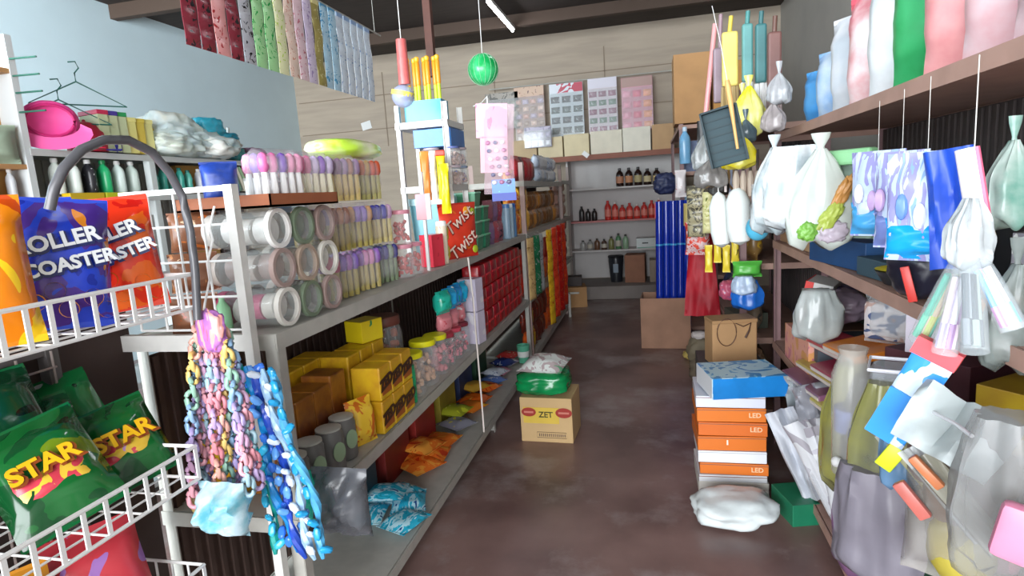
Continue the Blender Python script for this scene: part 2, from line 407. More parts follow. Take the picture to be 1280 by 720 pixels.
roller('red orange bag of roller crisps beside the blue one', 1.085, -1.125, R(42), ['#c41a12', '#e8371a', '#f06a1e', '#d82a14'], 5, col('#e03a1c', .25), rx=R(-6), ry=R(-4))
y1 = pouch('yellow orange crisp bag at the left edge of the upper basket', 'crisps', (-1.07, .745, 1.302), R(62), .17, .25, .08, pm(['#f2b705', '#ffd21f', '#f08a12', '#c2460e'], 7, .2, seed=2), rx=R(-6), seed=8)
pouch('purple crisp bag behind the blue one in the upper basket', 'crisps', (-1.24, .98, 1.302), R(60), .18, .25, .07, pm(['#5a2a8c', '#2a4fd0', '#b12a6a'], 9, .2), rx=R(-3), seed=9)
pouch('salmon red crisp bag behind the red orange one', 'crisps', (-1.245, 1.09, 1.302), R(62), .18, .245, .07, pm(['#d94a34', '#ee8a70', '#c22a20'], 9, .2), rx=R(-3), seed=11)
# green crisp bags in the lower basket and below
gp = ['#042412', '#07431f', '#125c28', '#6a8418']
def green(label, p, rz, rx, ry, seed, w=.19, h=.24, txt=True, pal=gp):
    t = pouch(label, 'crisps', p, rz, w, h, .075, pm(pal, 7, .12, seed=seed), 'green star crisp bags in the lower basket', rx=rx, ry=ry, seed=seed, sealm=col('#0d5c30', .2),
              patch=pm(['#b58ac0', '#d8b23a', '#c03a4a', '#8fa83a'], 14, .25, seed=seed) if txt else None)
    if txt:
        text('STAR', .05, col('#7c3a10'), t, T(.003, -.05, h*.5-.003), bold=.004, name='lettering_shadow', ext=.0006)
        text('STAR', .05, col('#d8a818', .3), t, T(0, -.052, h*.5), bold=.0015)
    return t
green('green crisp bag lying at the front of the lower basket, nearest the camera', (-1.09, .86, .928), R(62), R(-42), R(-14), 1)
green('green crisp bag leaning at the right end of the lower basket', (-1.1, 1.03, .926), R(60), R(-38), R(-12), 2, w=.16, h=.2)
green('dark green crisp bag behind the front one in the lower basket', (-1.2, .93, .95), R(64), R(-50), R(-8), 4, txt=False, pal=['#05281a', '#0a4828', '#1e602a'])
green('green crisp bag with silver edge at the back right of the lower basket', (-1.27, 1.04, .96), R(62), R(-46), R(-10), 6, txt=False, pal=['#083c20', '#107038', '#9fb0a8'])
green('dark green crisp bag at the back left of the lower basket', (-1.27, .9, 1.0), R(66), R(-40), R(-6), 7, txt=False, pal=['#042014', '#084024', '#0c6040'])
basket('lowest white wire basket, mostly hidden under the green crisps', -1.37, -1.05, .3, 1.1, .6, .68, .046)
pouch('lilac and red crisp bag lying in the lowest basket', 'crisps', (-1.13, .93, .62), R(64), .19, .24, .07, pm(['#a070b8', '#c23a44', '#d8b0c8'], 8, .25), rx=R(-30), seed=21)
pouch('orange and brown crisp bag at the left of the lowest basket', 'crisps', (-1.15, .74, .62), R(64), .19, .24, .07, pm(['#6a3a1c', '#d08a2a', '#3a2a1c'], 8, .25), rx=R(-30), seed=22)

# black hose looped over the baskets
pts = [aX(x, y, -1.0+o) for x, y, o in ((62, 262, -.02), (68, 235, -.01), (80, 210, 0), (102, 187, 0), (130, 175, .0), (160, 175, .0), (190, 190, 0), (212, 216, 0), (228, 246, 0), (238, 290, .01), (244, 340, .012), (247, 400, .012))]
sm = []
for a, b_ in zip(pts, pts[1:]): sm += [a.lerp(b_, k/3) for k in range(3)]
solo('rubber_hose', tube(nb(), sm+[pts[-1]], .009, 12), mat('#56565a', .3), 'thick dark grey hose looped in an arch above the crisp bags', 'hose')
# thin white string on the grid
solo('white_string', tube(nb(), [aX(x, y, -1.02) for x, y in ((268, 258), (262, 285), (266, 300), (259, 330), (262, 350), (256, 380), (254, 398))], .0028, 6), WHITE, 'thin white string dangling down the wire grid', 'string')

# pastel plastic chains
def link_bm():
    bm = nb(); pts = [(.0115*math.cos(a)*1.0, 0, .0165*math.sin(a)+(.005 if math.sin(a) > 0 else -.005)) for a in [2*PI*i/14 for i in range(14)]]
    tube(bm, pts, .0056, 7, True); return bm
pastel = ['#dc8a94', '#e0a898', '#dcbc70', '#8fb8a4', '#86a8c8', '#a898c8', '#c8a0c0', '#e0a0ac', '#98b8c4', '#d8909c', '#b8a0cc']
lm = [mat(c, .35) for c in pastel]; lmesh = []
for mm_ in lm:
    me = D.meshes.new('chain_link'); bmx = link_bm(); bmx.to_mesh(me); bmx.free(); me.polygons.foreach_set('use_smooth', [True]*len(me.polygons)); me.materials.append(mm_); lmesh.append(me)
desc = ['leftmost', 'second from left', 'third from left', 'fourth from left', 'fourth from right', 'third from right', 'second from right', 'rightmost']
for i in range(8):
    x = 242+i*11.5; top = aY(255+i*4, 402+i*3, 1.17+.012*(i % 2)); bot = aY(x, 640-abs(i-2)*8, 1.12+.03*(i % 3))
    t = thing('plastic_chain', 'pastel plastic link chain hanging at the rack end, %s strand' % desc[i], 'chain', top, 0, 'pastel plastic chains hanging in a bundle')
    n = 15
    for k in range(n):
        f = k/(n-1); e = f**.55
        p = V((top.x+(bot.x-top.x)*e, top.y+(bot.y-top.y)*e, top.z+(bot.z-top.z)*f))-top
        o = D.objects.new('chain_link', lmesh[(k//2+i*2+(k % 2)) % len(lm)]); C.objects.link(o); o.parent = t; o.location = p
        o.rotation_euler = (random.uniform(-.2, .2), random.uniform(-.15, .15), (PI/2 if k % 2 else 0)+.5+random.uniform(-.3, .3))
p0 = aY(258, 392, 1.19)
solo('pink_ribbon_knot', lump(nb(), .07, .04, .1, amp=.2, seed=3), pm(['#d86a8c', '#b070b8', '#f0a8a0', '#e8c0c8'], 30, .3, stretch=(1, 1, .3)), 'pink and purple gathered knot topping the pastel chains', 'knot', aY(268, 440, 1.15))
# blue twisted cellophane garland
def curl(bm, p, l, r, seed, w=.012):
    rnd = random.Random(seed); pts = []
    a0 = rnd.random()*6
    for k in range(22):
        f = k/21; pts.append((p[0]+r*math.cos(a0+f*9)*(.4+f), p[1]+r*math.sin(a0+f*9)*(.4+f), p[2]-l*f))
    tube(bm, pts, lambda u: w*(.35+.65*abs(math.sin(u*PI*5))), 7)
gt = ['teal garland strand hanging left of the blue ones', 'bright blue twisted garland hanging beside the pastel chains', 'royal blue twisted garland strand next to the rack post', 'pale blue garland strand at the front of the bundle', 'sky blue garland strand furthest right of the bundle']
gc = ['#1a9a90', '#2090d8', '#2a50c0', '#a8cce8', '#58b0e0']
for i in range(5):
    a = aY(298+i*10, 455+i*2, 1.25); 
    t = thing('twisted_garland', gt[i], 'garland', a, 0, 'blue twisted garlands')
    dx = aY(330+i*16, 640, 1.2)-a
    bm = nb(); m1 = Matrix.Shear('XY', 4, (0, 0))
    curl(bm, (0, 0, 0), a.z-.62, .010, i*5+1, .013)
    for v in bm.verts:
        f = -v.co.z/(a.z-.62); v.co.x += dx.x*f*.9
    obj('twisted_strand', bm, mat(gc[i], .2, nz=.35, sc=25), t)
    gm = mat(['#38b0d8', '#3a78e0', '#6aa8f0', '#e4eef8', '#2a9ad0'][i], .15)
    for k in range(14):
        f = (k+.5)/14; bm = nb(); pp = (dx.x*f*.9+random.uniform(-.014, .014), random.uniform(-.02, .01), -(a.z-.62)*f)
        lump(bm, .02, .014, .034, T(*pp, rx=random.uniform(-1, 1), ry=random.uniform(-1, 1)), amp=.3, seed=k+i, seg=8, flat=False)
        obj('cellophane_bow', bm, gm, t)
solo('teal_plastic_pack', lump(nb(), .085, .06, .17, amp=.25, seed=8), mat('#1fb79c', .15, nz=.4, sc=18), 'glossy teal green plastic pack hanging below the rack edge', 'pack', aY(402, 655, 1.42))
solo('grey_plastic_bag', pillow(nb(), .17, .2, .09, wr=.02, seed=11), mat('#5f6166', .25, nz=.25, sc=10, alpha=.8), 'smoky grey plastic bag below the blue garlands', 'bag', aY(432, 668, 1.4))
solo('clear_plastic_bag', pillow(nb(), .12, .13, .08, wr=.02, seed=15), mat('#cfe6ee', .15, alpha=.75, nz=.35, sc=18, col2='#58b8cc'), 'clear and light blue plastic bag under the pastel chains', 'bag', aY(285, 668, 1.1))
solo('yellow_plastic_bag', lump(nb(), .06, .06, .1, amp=.3, seed=17), mat('#b59a5c', .3, alpha=.9, nz=.3, sc=18), 'small mustard coloured bag beneath the pastel chains', 'bag', aY(262, 655, 1.16))

# ------------------------------------------------------------ goods on the long left rack, top shelf (z 1.165)
ZS = 1.166
# clear jars lying on their sides under a brown tray
jc = [('#c8c0b4', '#a0644a'), ('#dad6cc', '#c8c0b4'), ('#71806a', '#a08868'), ('#b8a890', '#8a6a54'), ('#a08a84', '#c8bcb4'), ('#a89484', '#7d5a48')]
def lying_jar(label, y, z, c1, c2, x=-1.01, r=.057):
    t = thing('plastic_jar', label, 'jar', (x, y, z+r), 0, 'clear jars of wrapped rolls stacked on their sides', ry=-PI/2)
    obj('jar_body', lathe(nb(), [(r*.96, .001), (r*.97, .012), (r*.97, .17), (r*.85, .19)], 20), mat('#dfe3e2', .08, alpha=.2), t)
    obj('rim', lathe(nb(), [(r*.98, -.002), (r*1.0, .012), (r*.8, .012), (r*.78, -.002), (r*.98, -.002)], 20, cap=False), mat(c1, .3), t)
    for k in range(3):
        obj('wrapped_roll', lathe(nb(), [(r*.3, .02+k*.05), (r*.66, .026+k*.05), (r*.66, .06+k*.05), (r*.3, .065+k*.05)], 14, T(y=random.uniform(-.008, .008), x=random.uniform(-.008, .008))), mat(c2 if k % 2 else c1, .5, nz=.2, sc=30), t)
    obj('lid', lathe(nb(), [(r*.86, .19), (r*.86, .215), (r*.8, .22)], 18), mat(c2, .4), t)
    return t
nm = ['bottom', 'middle', 'top']; cn = ['nearest', 'second', 'third', 'farthest']
for j in range(3):
    for i in range(3):
        c = jc[(i*2+j*3+(i == 0)) % 6] if not (j == 0 and i == 0) else ('#d8d4cc', '#c8507e')
        if (j, i) == (2, 0): c = ('#e4e2de', '#ccc8c2')
        lying_jar('clear jar of wrapped rolls on its side, %s row, %s to the wire grid' % (nm[j], ['nearest', 'second nearest', 'third nearest'][i]), 1.505+i*.125, ZS+j*.112, *c)
for k, (c, n_) in enumerate((('#b5552f', 'rust orange'), ('#c98a5a', 'tan'), ('#d97a3a', 'bright orange'))):
    pouch('%s snack pack seen through the wire grid' % n_, 'snack pack', (-1.27, 1.44+k*.02, ZS+.115*k), R(30), .13, .11, .06, pm([c, '#8a5a40', '#e4c8a8'], 20, .3, seed=k), 'packs behind the wire grid', seed=k, name='snack_pack')
solo('green_bottle', lathe(nb(), [(.02, 0), (.022, .01), (.02, .07), (.008, .09), (.008, .1)], 12), mat('#8fc79a', .25), 'small pale green bottle at the foot of the wire grid', 'bottle', (-1.17, 1.43, ZS))
t = thing('cardboard_tray', 'flat brown cardboard tray laid across the lying jars', 'tray', (-1.13, 1.615, ZS+.34))
obj('tray_bottom', box(nb(), (0, 0, .003), (.3, .36, .006)), CARD2, t, False)
for a, b_, c, d in ((0, -.178, .3, .004), (0, .178, .3, .004), (-.148, 0, .004, .36), (.148, 0, .004, .36)): obj('tray_side', box(nb(), (a, b_, .018), (c, d, .036)), mat('#9a5836', .7, nz=.15, sc=6), t, False)
t = pouch('dark blue speckled pouch standing on the brown tray', 'pouch', (-1.2, 1.53, ZS+.347), R(40), .1, .13, .06, mat('#24439c', .35, nz=.4, sc=30), seed=4, name='pouch')
t = pouch('white crinkled bag with a black brush pattern on the brown tray', 'bag', (-1.16, 1.7, ZS+.347), R(50), .15, .085, .07, pm(['#dcdcda', '#eceae6', '#2a2a2c', '#e0dedc'], 11, .35), seed=14, name='printed_bag')

# clear packs of coloured-head sticks, three tiers
def stick_pack(label, loc, rz, cols, stem, h=.155, n=(5, 3), sp=.034, name='stick_pack', topc=None):
    t = thing(name, label, 'stick pack', loc, rz, 'clear packs of coloured sticks in tiers on the top shelf')
    w, d = n[0]*sp, n[1]*sp
    sbm = lathe(nb(), [(.009, 0), (.011, h*.3), (.008, h*.66)], 8)
    s0 = obj('stick', sbm, mat(stem, .35), t); hb = lathe(nb(), [(.010, h*.62), (.0165, h*.7), (.0165, h*.88), (.011, h*.97), (.003, h)], 10)
    protos = []
    for c in cols:
        q = obj('stick_head', hb.copy(), mat(c, .3, nz=.25, sc=40), t) if not protos else None
        if q is None:
            q = protos[0].copy(); q.data = protos[0].data.copy(); q.data.materials.clear(); q.data.materials.append(mat(c, .3, nz=.25, sc=40)); C.objects.link(q)
        protos.append(q)
    k = 0
    for i in range(n[0]):
        for j in range(n[1]):
            p = (-w/2+sp*(i+.5)+random.uniform(-.003, .003), -d/2+sp*(j+.5), .002)
            if k == 0: s0.location = p
            else: dup(s0, p, parent=t)
            ci = (i*len(cols)//n[0]+(1 if random.random() < .25 else 0)) % len(cols)
            if k < len(protos): q = protos[k]
            else: q = dup(protos[ci], parent=t)
            q.location = p; k += 1
    obj('clear_wrap', pillow(nb(), w+.02, h+.018, d+.03, wr=.006, seed=int(loc[1]*50), seal=.02), mat('#f4eef4', .12, alpha=.2, bump=.5, sc=30), t)
    return t
tiers = [
 ('magenta and violet sticks, bottom tier, nearest pack', 1.96, 0, ['#c23a68', '#a05ab0', '#8a6ac0'], '#a89a58'),
 ('lilac and pink sticks, bottom tier, second pack', 2.14, 0, ['#9a6ac0', '#d890c0', '#7a5aa8'], '#b8a868'),
 ('navy and green sticks, bottom tier, third pack', 2.32, 0, ['#4a4a9a', '#8aa08a', '#3a3a88'], '#7a8a6a'),
 ('violet and brown sticks, middle tier, nearest pack', 1.93, 1, ['#7a4a9a', '#b8805a', '#9a6a58'], '#9a8a48'),
 ('peach and violet sticks, middle tier, second pack', 2.11, 1, ['#c89a70', '#8a70b8', '#b890c8'], '#a89a50'),
 ('pink and indigo sticks, middle tier, third pack', 2.29, 1, ['#c8a0c0', '#3a3aa0', '#d8c890'], '#c8b878'),
 ('pink and purple sticks with white stems, top tier, nearest pack', 1.69, 2.06, ['#d870a8', '#7a50b8', '#e8a0c0'], '#eef0ee'),
 ('rose and violet sticks with cream stems, top tier, second pack', 1.88, 2.06, ['#e080a8', '#9060c0', '#c8b8d8'], '#eee8c8'),
 ('mauve and brown sticks, top tier, third pack', 2.08, 2.06, ['#8a6a88', '#a87a68', '#9a80a0'], '#c8b070'),
 ('orange and brown sticks, top tier, fourth pack', 2.27, 2.06, ['#c86a30', '#b8904a', '#c8502a'], '#a8a060')]
for lb, y, tr, cs, st in tiers:
    stick_pack('clear pack of '+lb, (-1.11 if tr < 2 else -1.13, y, ZS+tr*.168), R(78), cs, st)
stick_pack('clear pack of brown sticks, back row of the middle tier', (-1.29, 2.15, ZS+.168), R(84), ['#a8806a', '#8a6a9a'], '#8a7a4a')
stick_pack('clear pack of grey violet sticks, back row of the bottom tier', (-1.29, 2.15, ZS), R(84), ['#888098', '#8a6a9a'], '#8a7a4a')
solo('lime_bag', lump(nb(), .2, .4, .085, amp=.12, fr=2, seed=4), mat('#c8f04a', .3, nz=.25, sc=6, col2='#eef4d0'), 'lime green and white plastic bag lying on the top tier of packs', 'bag', (-1.2, 2.3, ZS+.345+.165), R(-8))
# pink capped jars and tag next to the packs
for k, (y, z) in enumerate(((2.47, 0), (2.47, .15), (2.58, 0))):
    jar(['clear jar with pink lid standing beside the stick packs', 'clear jar with pink lid stacked on the one beside the stick packs', 'clear jar with pink lid, next along the shelf edge'][k], 'jar', (-1.06, y, ZS+z), .046, .145, mat('#d890a0', .3), pm(['#a86a58', '#c0504a', '#8a8a5a'], 30), 'pink lidded jars', name='pink_lidded_jar')
t = thing('hanging_tag', 'white stick hung with a pink and white tag above the shelf', 'tag', (-1.02, 2.66, ZS))
obj('stick', box(nb(), (0, 0, .23), (.014, .014, .46)), WHITE, t, False)
obj('pink_tag', box(nb(), (.004, -.012, .3), (.075, .006, .12), bev=.002), mat('#e0a8b0', .4), t, False)
obj('white_tag', box(nb(), (.03, -.016, .3), (.022, .006, .12)), WHITE, t, False)
carton('narrow red box with purple side standing between the jars and tag', 'box', (-1.06, 2.83, ZS), R(70), .09, .08, .16, pm(['#c02038', '#d8364a', '#7a5a98'], 9), name='red_box')
bottle('white capped bottle with dark print beside the red display bag', 'bottle', (-1.04, 2.93, ZS), .03, .22, pm(['#c0a048', '#d8c8b0', '#a04028'], 25), WHITE, kind=2, name='bottle')
for k, y in enumerate((3.0, 3.02)):
    pouch(['gold and green sweets pack beside the red display bag', 'gold and green sweets pack stacked on another one'][k], 'sweets pack', (-1.05, 2.98, ZS+.1*k), R(70), .07, .1, .05, pm(['#8a7a3a', '#d8c23a', '#c0a890'], 25), seed=k, name='sweets_pack')
t = pouch('orange red display bag printed Twist twice at the shelf edge', 'display bag', (-1.035, 3.2, ZS), R(62), .29, .3, .08, pm(['#c8241c', '#e0402a', '#e8702a'], 6, .25, seed=3), seed=6, name='sweets_display_bag', sealm=col('#c8281c'))
for zz, xx in ((.21, -.03), (.075, -.01)):
    text('Twist', .1, col('#7a1410'), t, T(xx+.003, -.043, zz-.003, ry=R(-32)), bold=.004, name='lettering_shadow', ext=.0006)
    text('Twist', .1, col('#f4d8c8'), t, T(xx, -.045, zz, ry=R(-32)), bold=.0)
for c, p in (('#a8b82a', (.08, -.036, .25)), ('#f0a020', (.03, -.04, .26)), ('#a8b82a', (.09, -.034, .04))): obj('printed_fruit', ball(nb(), p, .022, seg=12, sc=(1, .3, 1)), mat(c, .4), t)
# green tubs
def tub(label, loc, m, lid, w=.15, d=.13, h=.09, rz=PI/2, group='green plastic tubs at the shelf edge', name='plastic_tub'):
    t = thing(name, label, 'tub', loc, rz, group)
    obj('tub_body', lathe(nb(), [(w*.5, 0), (w*.58, h*.9), (w*.54, h*.9)], 4, Matrix.Rotation(PI/4, 4, 'Z'), sq=1), m, t, False)
    obj('lid', box(nb(), (0, 0, h*.94), (w*.88, w*.88, h*.12), bev=.004), lid, t, False)
    return t
for k in range(4):
    tub('clear green tub %s in the stack at the shelf edge' % ['at the bottom', 'second from the bottom', 'third from the bottom', 'on top'][k], (-1.09, 3.62, ZS+k*.09), mat('#5fae86', .2, alpha=.8), mat('#9fe0c0', .3))
for k in range(3):
    tub('dark green tub %s of the farther stack' % ['at the bottom', 'in the middle', 'at the top'][k], (-1.09, 3.8, ZS+k*.09), mat('#3c8a66', .2, alpha=.85), mat('#77c8a0', .3))
tub('wide tray with pale blue rim above the red display bag', (-1.25, 3.42, ZS), mat('#6aa8b8', .3), mat('#b4e0ea', .3), .26, .2, .34, group=None, name='storage_tub')
for k in range(3):
    tub('red and green lunch tub stacked behind the display bag, %s' % ['lowest', 'middle', 'top'][k], (-1.3, 3.85, ZS+k*.12), mat(['#2f7a58', '#a02a38', '#2f8a70'][k], .3), mat(['#70c0a0', '#c83a48', '#a8dce0'][k], .3), .2, .2, .12, group='red and green lunch tubs')
pcs = [['#4a2a48', '#8a6a90', '#c8b8c8'], ['#2a2a3a', '#9a5a68', '#d8c8c0'], ['#5a3a78', '#b04a58', '#c8c8e0']]
for k in range(6):
    pouch('purple speckled snack pouch in the row beyond the green tubs, %s' % ['first low', 'first high', 'second low', 'second high', 'third low', 'third high'][k], 'snack pouch', (-1.07, 3.98+.13*(k//2), ZS+.15*(k % 2)), R(75), .13, .15, .05, pm(pcs[k % 3], 22, seed=k), 'purple snack pouches', seed=k, name='snack_pouch')
for k in range(3):
    bottle('%s bottle near the end of the top shelf' % ['grey blue', 'pale blue', 'steel blue'][k], 'bottle', (-1.05, 4.42+.1*k, ZS), .036, .26, mat(['#8aa4b8', '#a8c0d0', '#5a80a8'][k], .3), mat(['#4a78b0', '#e0e6ea', '#2a5aa0'][k], .3), kind=2, group=None, name='bottle')
for k in range(5):
    pouch('orange crisp bag hanging over the end of the top shelf, %s' % ['lowest front', 'lowest back', 'middle front', 'middle back', 'uppermost'][k], 'crisp bag', (-1.08, 4.72+.14*(k % 2), ZS+.17*(k//2)), R(70), .16, .18, .07, pm(['#e08a18', '#f4a830', '#c85a18', '#e8c890'], 12, seed=k), 'orange crisp bags at the rack end', seed=k+4, name='crisp_bag')

# white slotted display stand with brushes on it
slot = mat('#e2e0dc', .45)
t = thing('display_stand', 'white slotted angle display stand standing on the left rack', 'stand', (-1.22, 3.4, ZS))
for x, y in ((-.14, -.14), (.14, -.14), (-.14, .14), (.14, .14)):
    bm = nb(); box(bm, (x, y, .43), (.03, .004, .86)); box(bm, (x+(.013 if x < 0 else -.013), y, .43), (.004, .03, .86))
    for k in range(20): box(bm, (x, y-.003, .04+k*.041), (.006, .003, .016))
    obj('post', bm, slot, t, False)
for z in (.39, .745): obj('shelf_board', box(nb(), (0, 0, z), (.31, .31, .035)), slot, t, False)
t = thing('hammer_box', 'light blue open box of orange and yellow toy hammers on the display stand', 'display box', (-1.22, 3.36, ZS+.763))
bx = mat('#4ab8e0', .35, nz=.25, sc=14)
for a, b_, c, d in ((0, -.06, .22, .004), (0, .06, .22, .004), (-.108, 0, .004, .12), (.108, 0, .004, .12)): obj('box_side', box(nb(), (a, b_, .06), (c, d, .12)), bx, t, False)
obj('box_bottom', box(nb(), (0, 0, .003), (.21, .12, .006)), bx, t, False)
for k in range(7):
    x = -.09+k*.03
    h_ = thing('toy_hammer', 'toy hammer with orange head and lime handle in the blue box, %s' % ['leftmost', 'second from left', 'third from left', 'middle one', 'third from right', 'second from right', 'rightmost'][k], 'toy', (-1.22+x, 3.36+(.015 if k % 2 else -.015), ZS+.771), 0, 'toy hammers in the blue box')
    obj('handle', cyl(nb(), (0, 0, 0), (0, 0, .25), .011), mat('#c8dc3a', .35), h_)
    obj('head', lathe(nb(), [(.011, .2), (.014, .21), (.014, .32), (.011, .33)], 10), mat('#f09a20', .35), h_)
    obj('tip', lathe(nb(), [(.012, .33), (.015, .336), (.015, .35), (.008, .356)], 10), mat('#f0b428', .35), h_)
carton('bright blue box on the display stand under the upper board', 'box', (-1.17, 3.4, ZS+.62), 0, .22, .26, .1, mat('#2a7ac8', .35, nz=.2), name='blue_box')
for k in range(8):
    jar('clear jar of grey and violet sweets on the display stand, %s' % (['front left', 'front right', 'middle left', 'middle right'][k % 4]+(' lower' if k < 4 else ' upper')), 'jar', (-1.17+(.1 if k % 2 else -.02), 3.3+.13*((k//2) % 2), ZS+.41+.105*(k//4)), .05, .102, mat(['#8898b0', '#b8a8b0', '#5a68a0'][k % 3], .3), pm(['#5a5a88', '#b89a90', '#8a6a80'], 30, seed=k), 'sweet jars on the display stand', name='sweet_jar')
for k in range(6):
    jar('clear jar of brown and blue sweets under the display stand, %s' % (['left', 'middle', 'right'][k % 3]+(' lower' if k < 3 else ' upper')), 'jar', (-1.28+.1*(k % 3), 3.42, ZS+.0+.13*(k//3)+.001), .048, .13, mat(['#7a88a8', '#c8b8b0'][k % 2], .3), pm(['#6a4a58', '#b89a80', '#4a5a98'], 30, seed=k+9), 'sweet jars under the display stand', name='sweet_jar')
t = thing('tall_bag', 'orange white and yellow striped tall bag hanging from the display stand', 'bag', aY(545, 250, 3.1), R(15))
for x, w_, c in ((-.045, .05, '#e88838'), (-.002, .036, '#e8e4dc'), (.042, .05, '#ecd41c')): obj('striped_panel', pillow(nb(), w_, .26, .04, T(x), seed=2), mat(c, .35, nz=.1), t)
obj('red_top', box(nb(), (.042, -.004, .245), (.05, .03, .03), bev=.005), mat('#d03a20', .4), t, False)
solo('green_yellow_strip', pillow(nb(), .05, .26, .03, seed=5), pm(['#8ac82a', '#f2e612', '#3aa86a'], 9, .3, stretch=(1, 1, .4)), 'lime and yellow plastic strip hanging below the tall bag', 'strip', aY(559, 267, 3.05), R(15))

# pink blister of toys hanging in front of the stand
p = aY(614, 128, 3.05)
t = thing('toy_blister', 'pink card of small toys in a long clear blister hanging in the aisle', 'toy blister', p, R(12))
obj('header_card', box(nb(), (0, 0, -.09), (.16, .004, .17), T(ry=R(3))), pm(['#d0809c', '#d898b0', '#b85a88'], 9, .35), t, False)
obj('pink_card', box(nb(), (.01, 0, -.26), (.14, .004, .18), T(ry=R(3))), mat('#d8a0b0', .4), t, False)
for i in range(3):
    for j in range(6): obj('toy_piece', ball(nb(), (-.03+i*.037+.004*j, -.012, -.2-j*.04), .011, seg=8, sc=(1.2, .7, 1)), mat(['#b0789a', '#6a6a88', '#e8e0e8'][(i+j) % 3], .3), t)
obj('clear_blister', pillow(nb(), .16, .45, .04, T(.012, 0, -.46, ry=R(3)), seed=9, wr=.003), mat('#d8b8c4', .2, alpha=.3), t)
obj('bottom_card', box(nb(), (.035, -.004, -.42), (.12, .01, .07)), pm(['#38a8d8', '#2a78c8', '#48c0e0'], 12), t, False)
obj('blue_foot', box(nb(), (.035, -.004, -.475), (.125, .01, .04)), col('#2440a8'), t, False)
obj('wire_hanger', tube(nb(), [(-.02, .0, -.01), (-.02, .01, .03), (-.06, .2, .03), (-.11, .3, .03)], .003, 6), WHITE, t)
# thin white cord hanging from the top shelf edge
solo('string', tube(nb(), [aX(585, 322, -.985), aX(591, 370, -.985), aX(596, 430, -.982), aX(602, 500, -.98), aX(605, 540, -.98)], .005, 7), mat('#eee4dc', .4), 'thin white cord hanging from the top shelf down past the lower boards', 'cord')

# ------------------------------------------------------------ middle shelf (z .621)
ZM = .621
yp = ['#c89a10', '#e0b818', '#b06a18']
def yc(label, x, y, z, w=.1, h=.13, d=.11, n=0, tx=False, gr='yellow cartons on the middle shelf', rz=PI/2, mm=None, bev=.006):
    t = carton(label, 'carton', (x, y, z), rz, w, d, h, mm or mat('#d8ae1a', .35, nz=.25, sc=12, col2='#b47a1c'), gr, bev=bev, name='yellow_carton')
    obj('side_stripe', box(nb(), (0, -d/2-.001, h*.3), (w*.8, .002, h*.3)), mat('#a8561c', .4), t, False)
    if tx: text('ZED', h*.44, col('#3e1c14'), t, T(0, -d/2-.003, h*.5, ry=R(-10)), bold=.003)
    return t
k = 0
for i in range(6):
    yc('tall yellow carton in the back row of the middle shelf, %s from the near post' % ['first', 'second', 'third', 'fourth', 'fifth', 'sixth'][i], -1.32, 1.55+.105*i, ZM, .1, .3, .12)
for i in range(4):
    yc('brown and yellow carton in the middle row behind the grey cans, %s' % ['nearest', 'second', 'third', 'farthest'][i], -1.18, 1.58+.11*i, ZM, .105, .26 if i < 3 else .28, .12, mm=mat('#a86a1c', .35, nz=.3, sc=9, col2='#6a3416'), gr='brown yellow cartons in the middle row')
for i in range(3):
    for j in range(2):
        yc('bright yellow ZED carton by the shelf edge, %s %s' % (['near', 'centre', 'far'][i], ['lower', 'upper'][j]), -1.065, 2.06+.105*i, ZM+.132*j, .1, .13, .12, tx=True, gr='bright yellow ZED cartons', mm=mat('#e6c01e', .35, nz=.15, sc=10, col2='#d09a20'))
for i in range(3):
    yc('yellow carton behind the bright ZED cartons, %s' % ['near', 'centre', 'far'][i], -1.2, 2.08+.11*i, ZM, .1, .3, .12, gr='yellow cartons behind the ZED ones')
t = pouch('orange and yellow bag leaning at the shelf edge beside the grey cans', 'bag', (-1.05, 1.93, ZM), R(66), .12, .17, .07, pm(['#e89a1c', '#f4c83a', '#d8701c', '#f0d8a0'], 12), rx=R(-8), seed=5, name='snack_bag')
for i in range(4):
    t = thing('grey_can', 'dull grey can with a pale green oval at the shelf edge, %s' % ['nearest', 'second', 'third', 'fourth'][i], 'can', (-1.06-(.01*(i % 2)), 1.5+i*.105, ZM), PI/2-.4, 'grey cans at the near shelf edge')
    obj('can_body', lathe(nb(), [(.044, 0), (.047, .008), (.047, .128), (.042, .138), (.042, .145)], 16), mat('#6d6c6a', .4, nz=.15, sc=15), t)
    obj('oval_label', lathe(nb(), [(.024, 0), (.024, .003)], 16, T(0, -.0465, .075, rx=PI/2), sq=1.4), mat('#8fa888', .4), t)
    obj('lid', lathe(nb(), [(.043, .145), (.043, .15), (.038, .152)], 16), mat('#b0b0a8', .35), t)
jar('tall clear jar of reddish brown sweets behind the yellow lidded jars', 'jar', (-1.22, 2.53, ZM), .085, .36, mat('#6a3a30', .4), pm(['#7a3a28', '#a85a40', '#c89070'], 18), name='sweet_jar', fill=1)
carton('small green and yellow box on the cartons below the top shelf', 'box', (-1.2, 2.3, ZM+.302), R(70), .12, .1, .09, pm(['#1f8a52', '#e0c81c', '#28a060'], 7), name='green_box')
def yjar(label, y, r, h, cont, x=-1.08, z=ZM):
    t = jar(label, 'jar', (x, y, z), r, h, mat('#e6e01c', .35), cont, 'jars with yellow lids on the middle shelf', name='yellow_lidded_jar'); return t
yjar('jar with yellow lid and green label, nearest of the yellow lidded jars', 2.47, .068, .2, pm(['#a87858', '#c8a080', '#7a9a5a'], 18))
bottle('green tub with pale print in front of the yellow lidded jars', 'tub', (-1.05, 2.37, ZM), .035, .17, pm(['#1f8a5a', '#28a870', '#c8dcc8'], 18), mat('#2a9a6a', .3), kind=2, name='green_tub')
yjar('jar with yellow lid and brown sweets, middle of the yellow lidded jars', 2.64, .07, .215, pm(['#9a6048', '#c89a78', '#7a4a38'], 18))
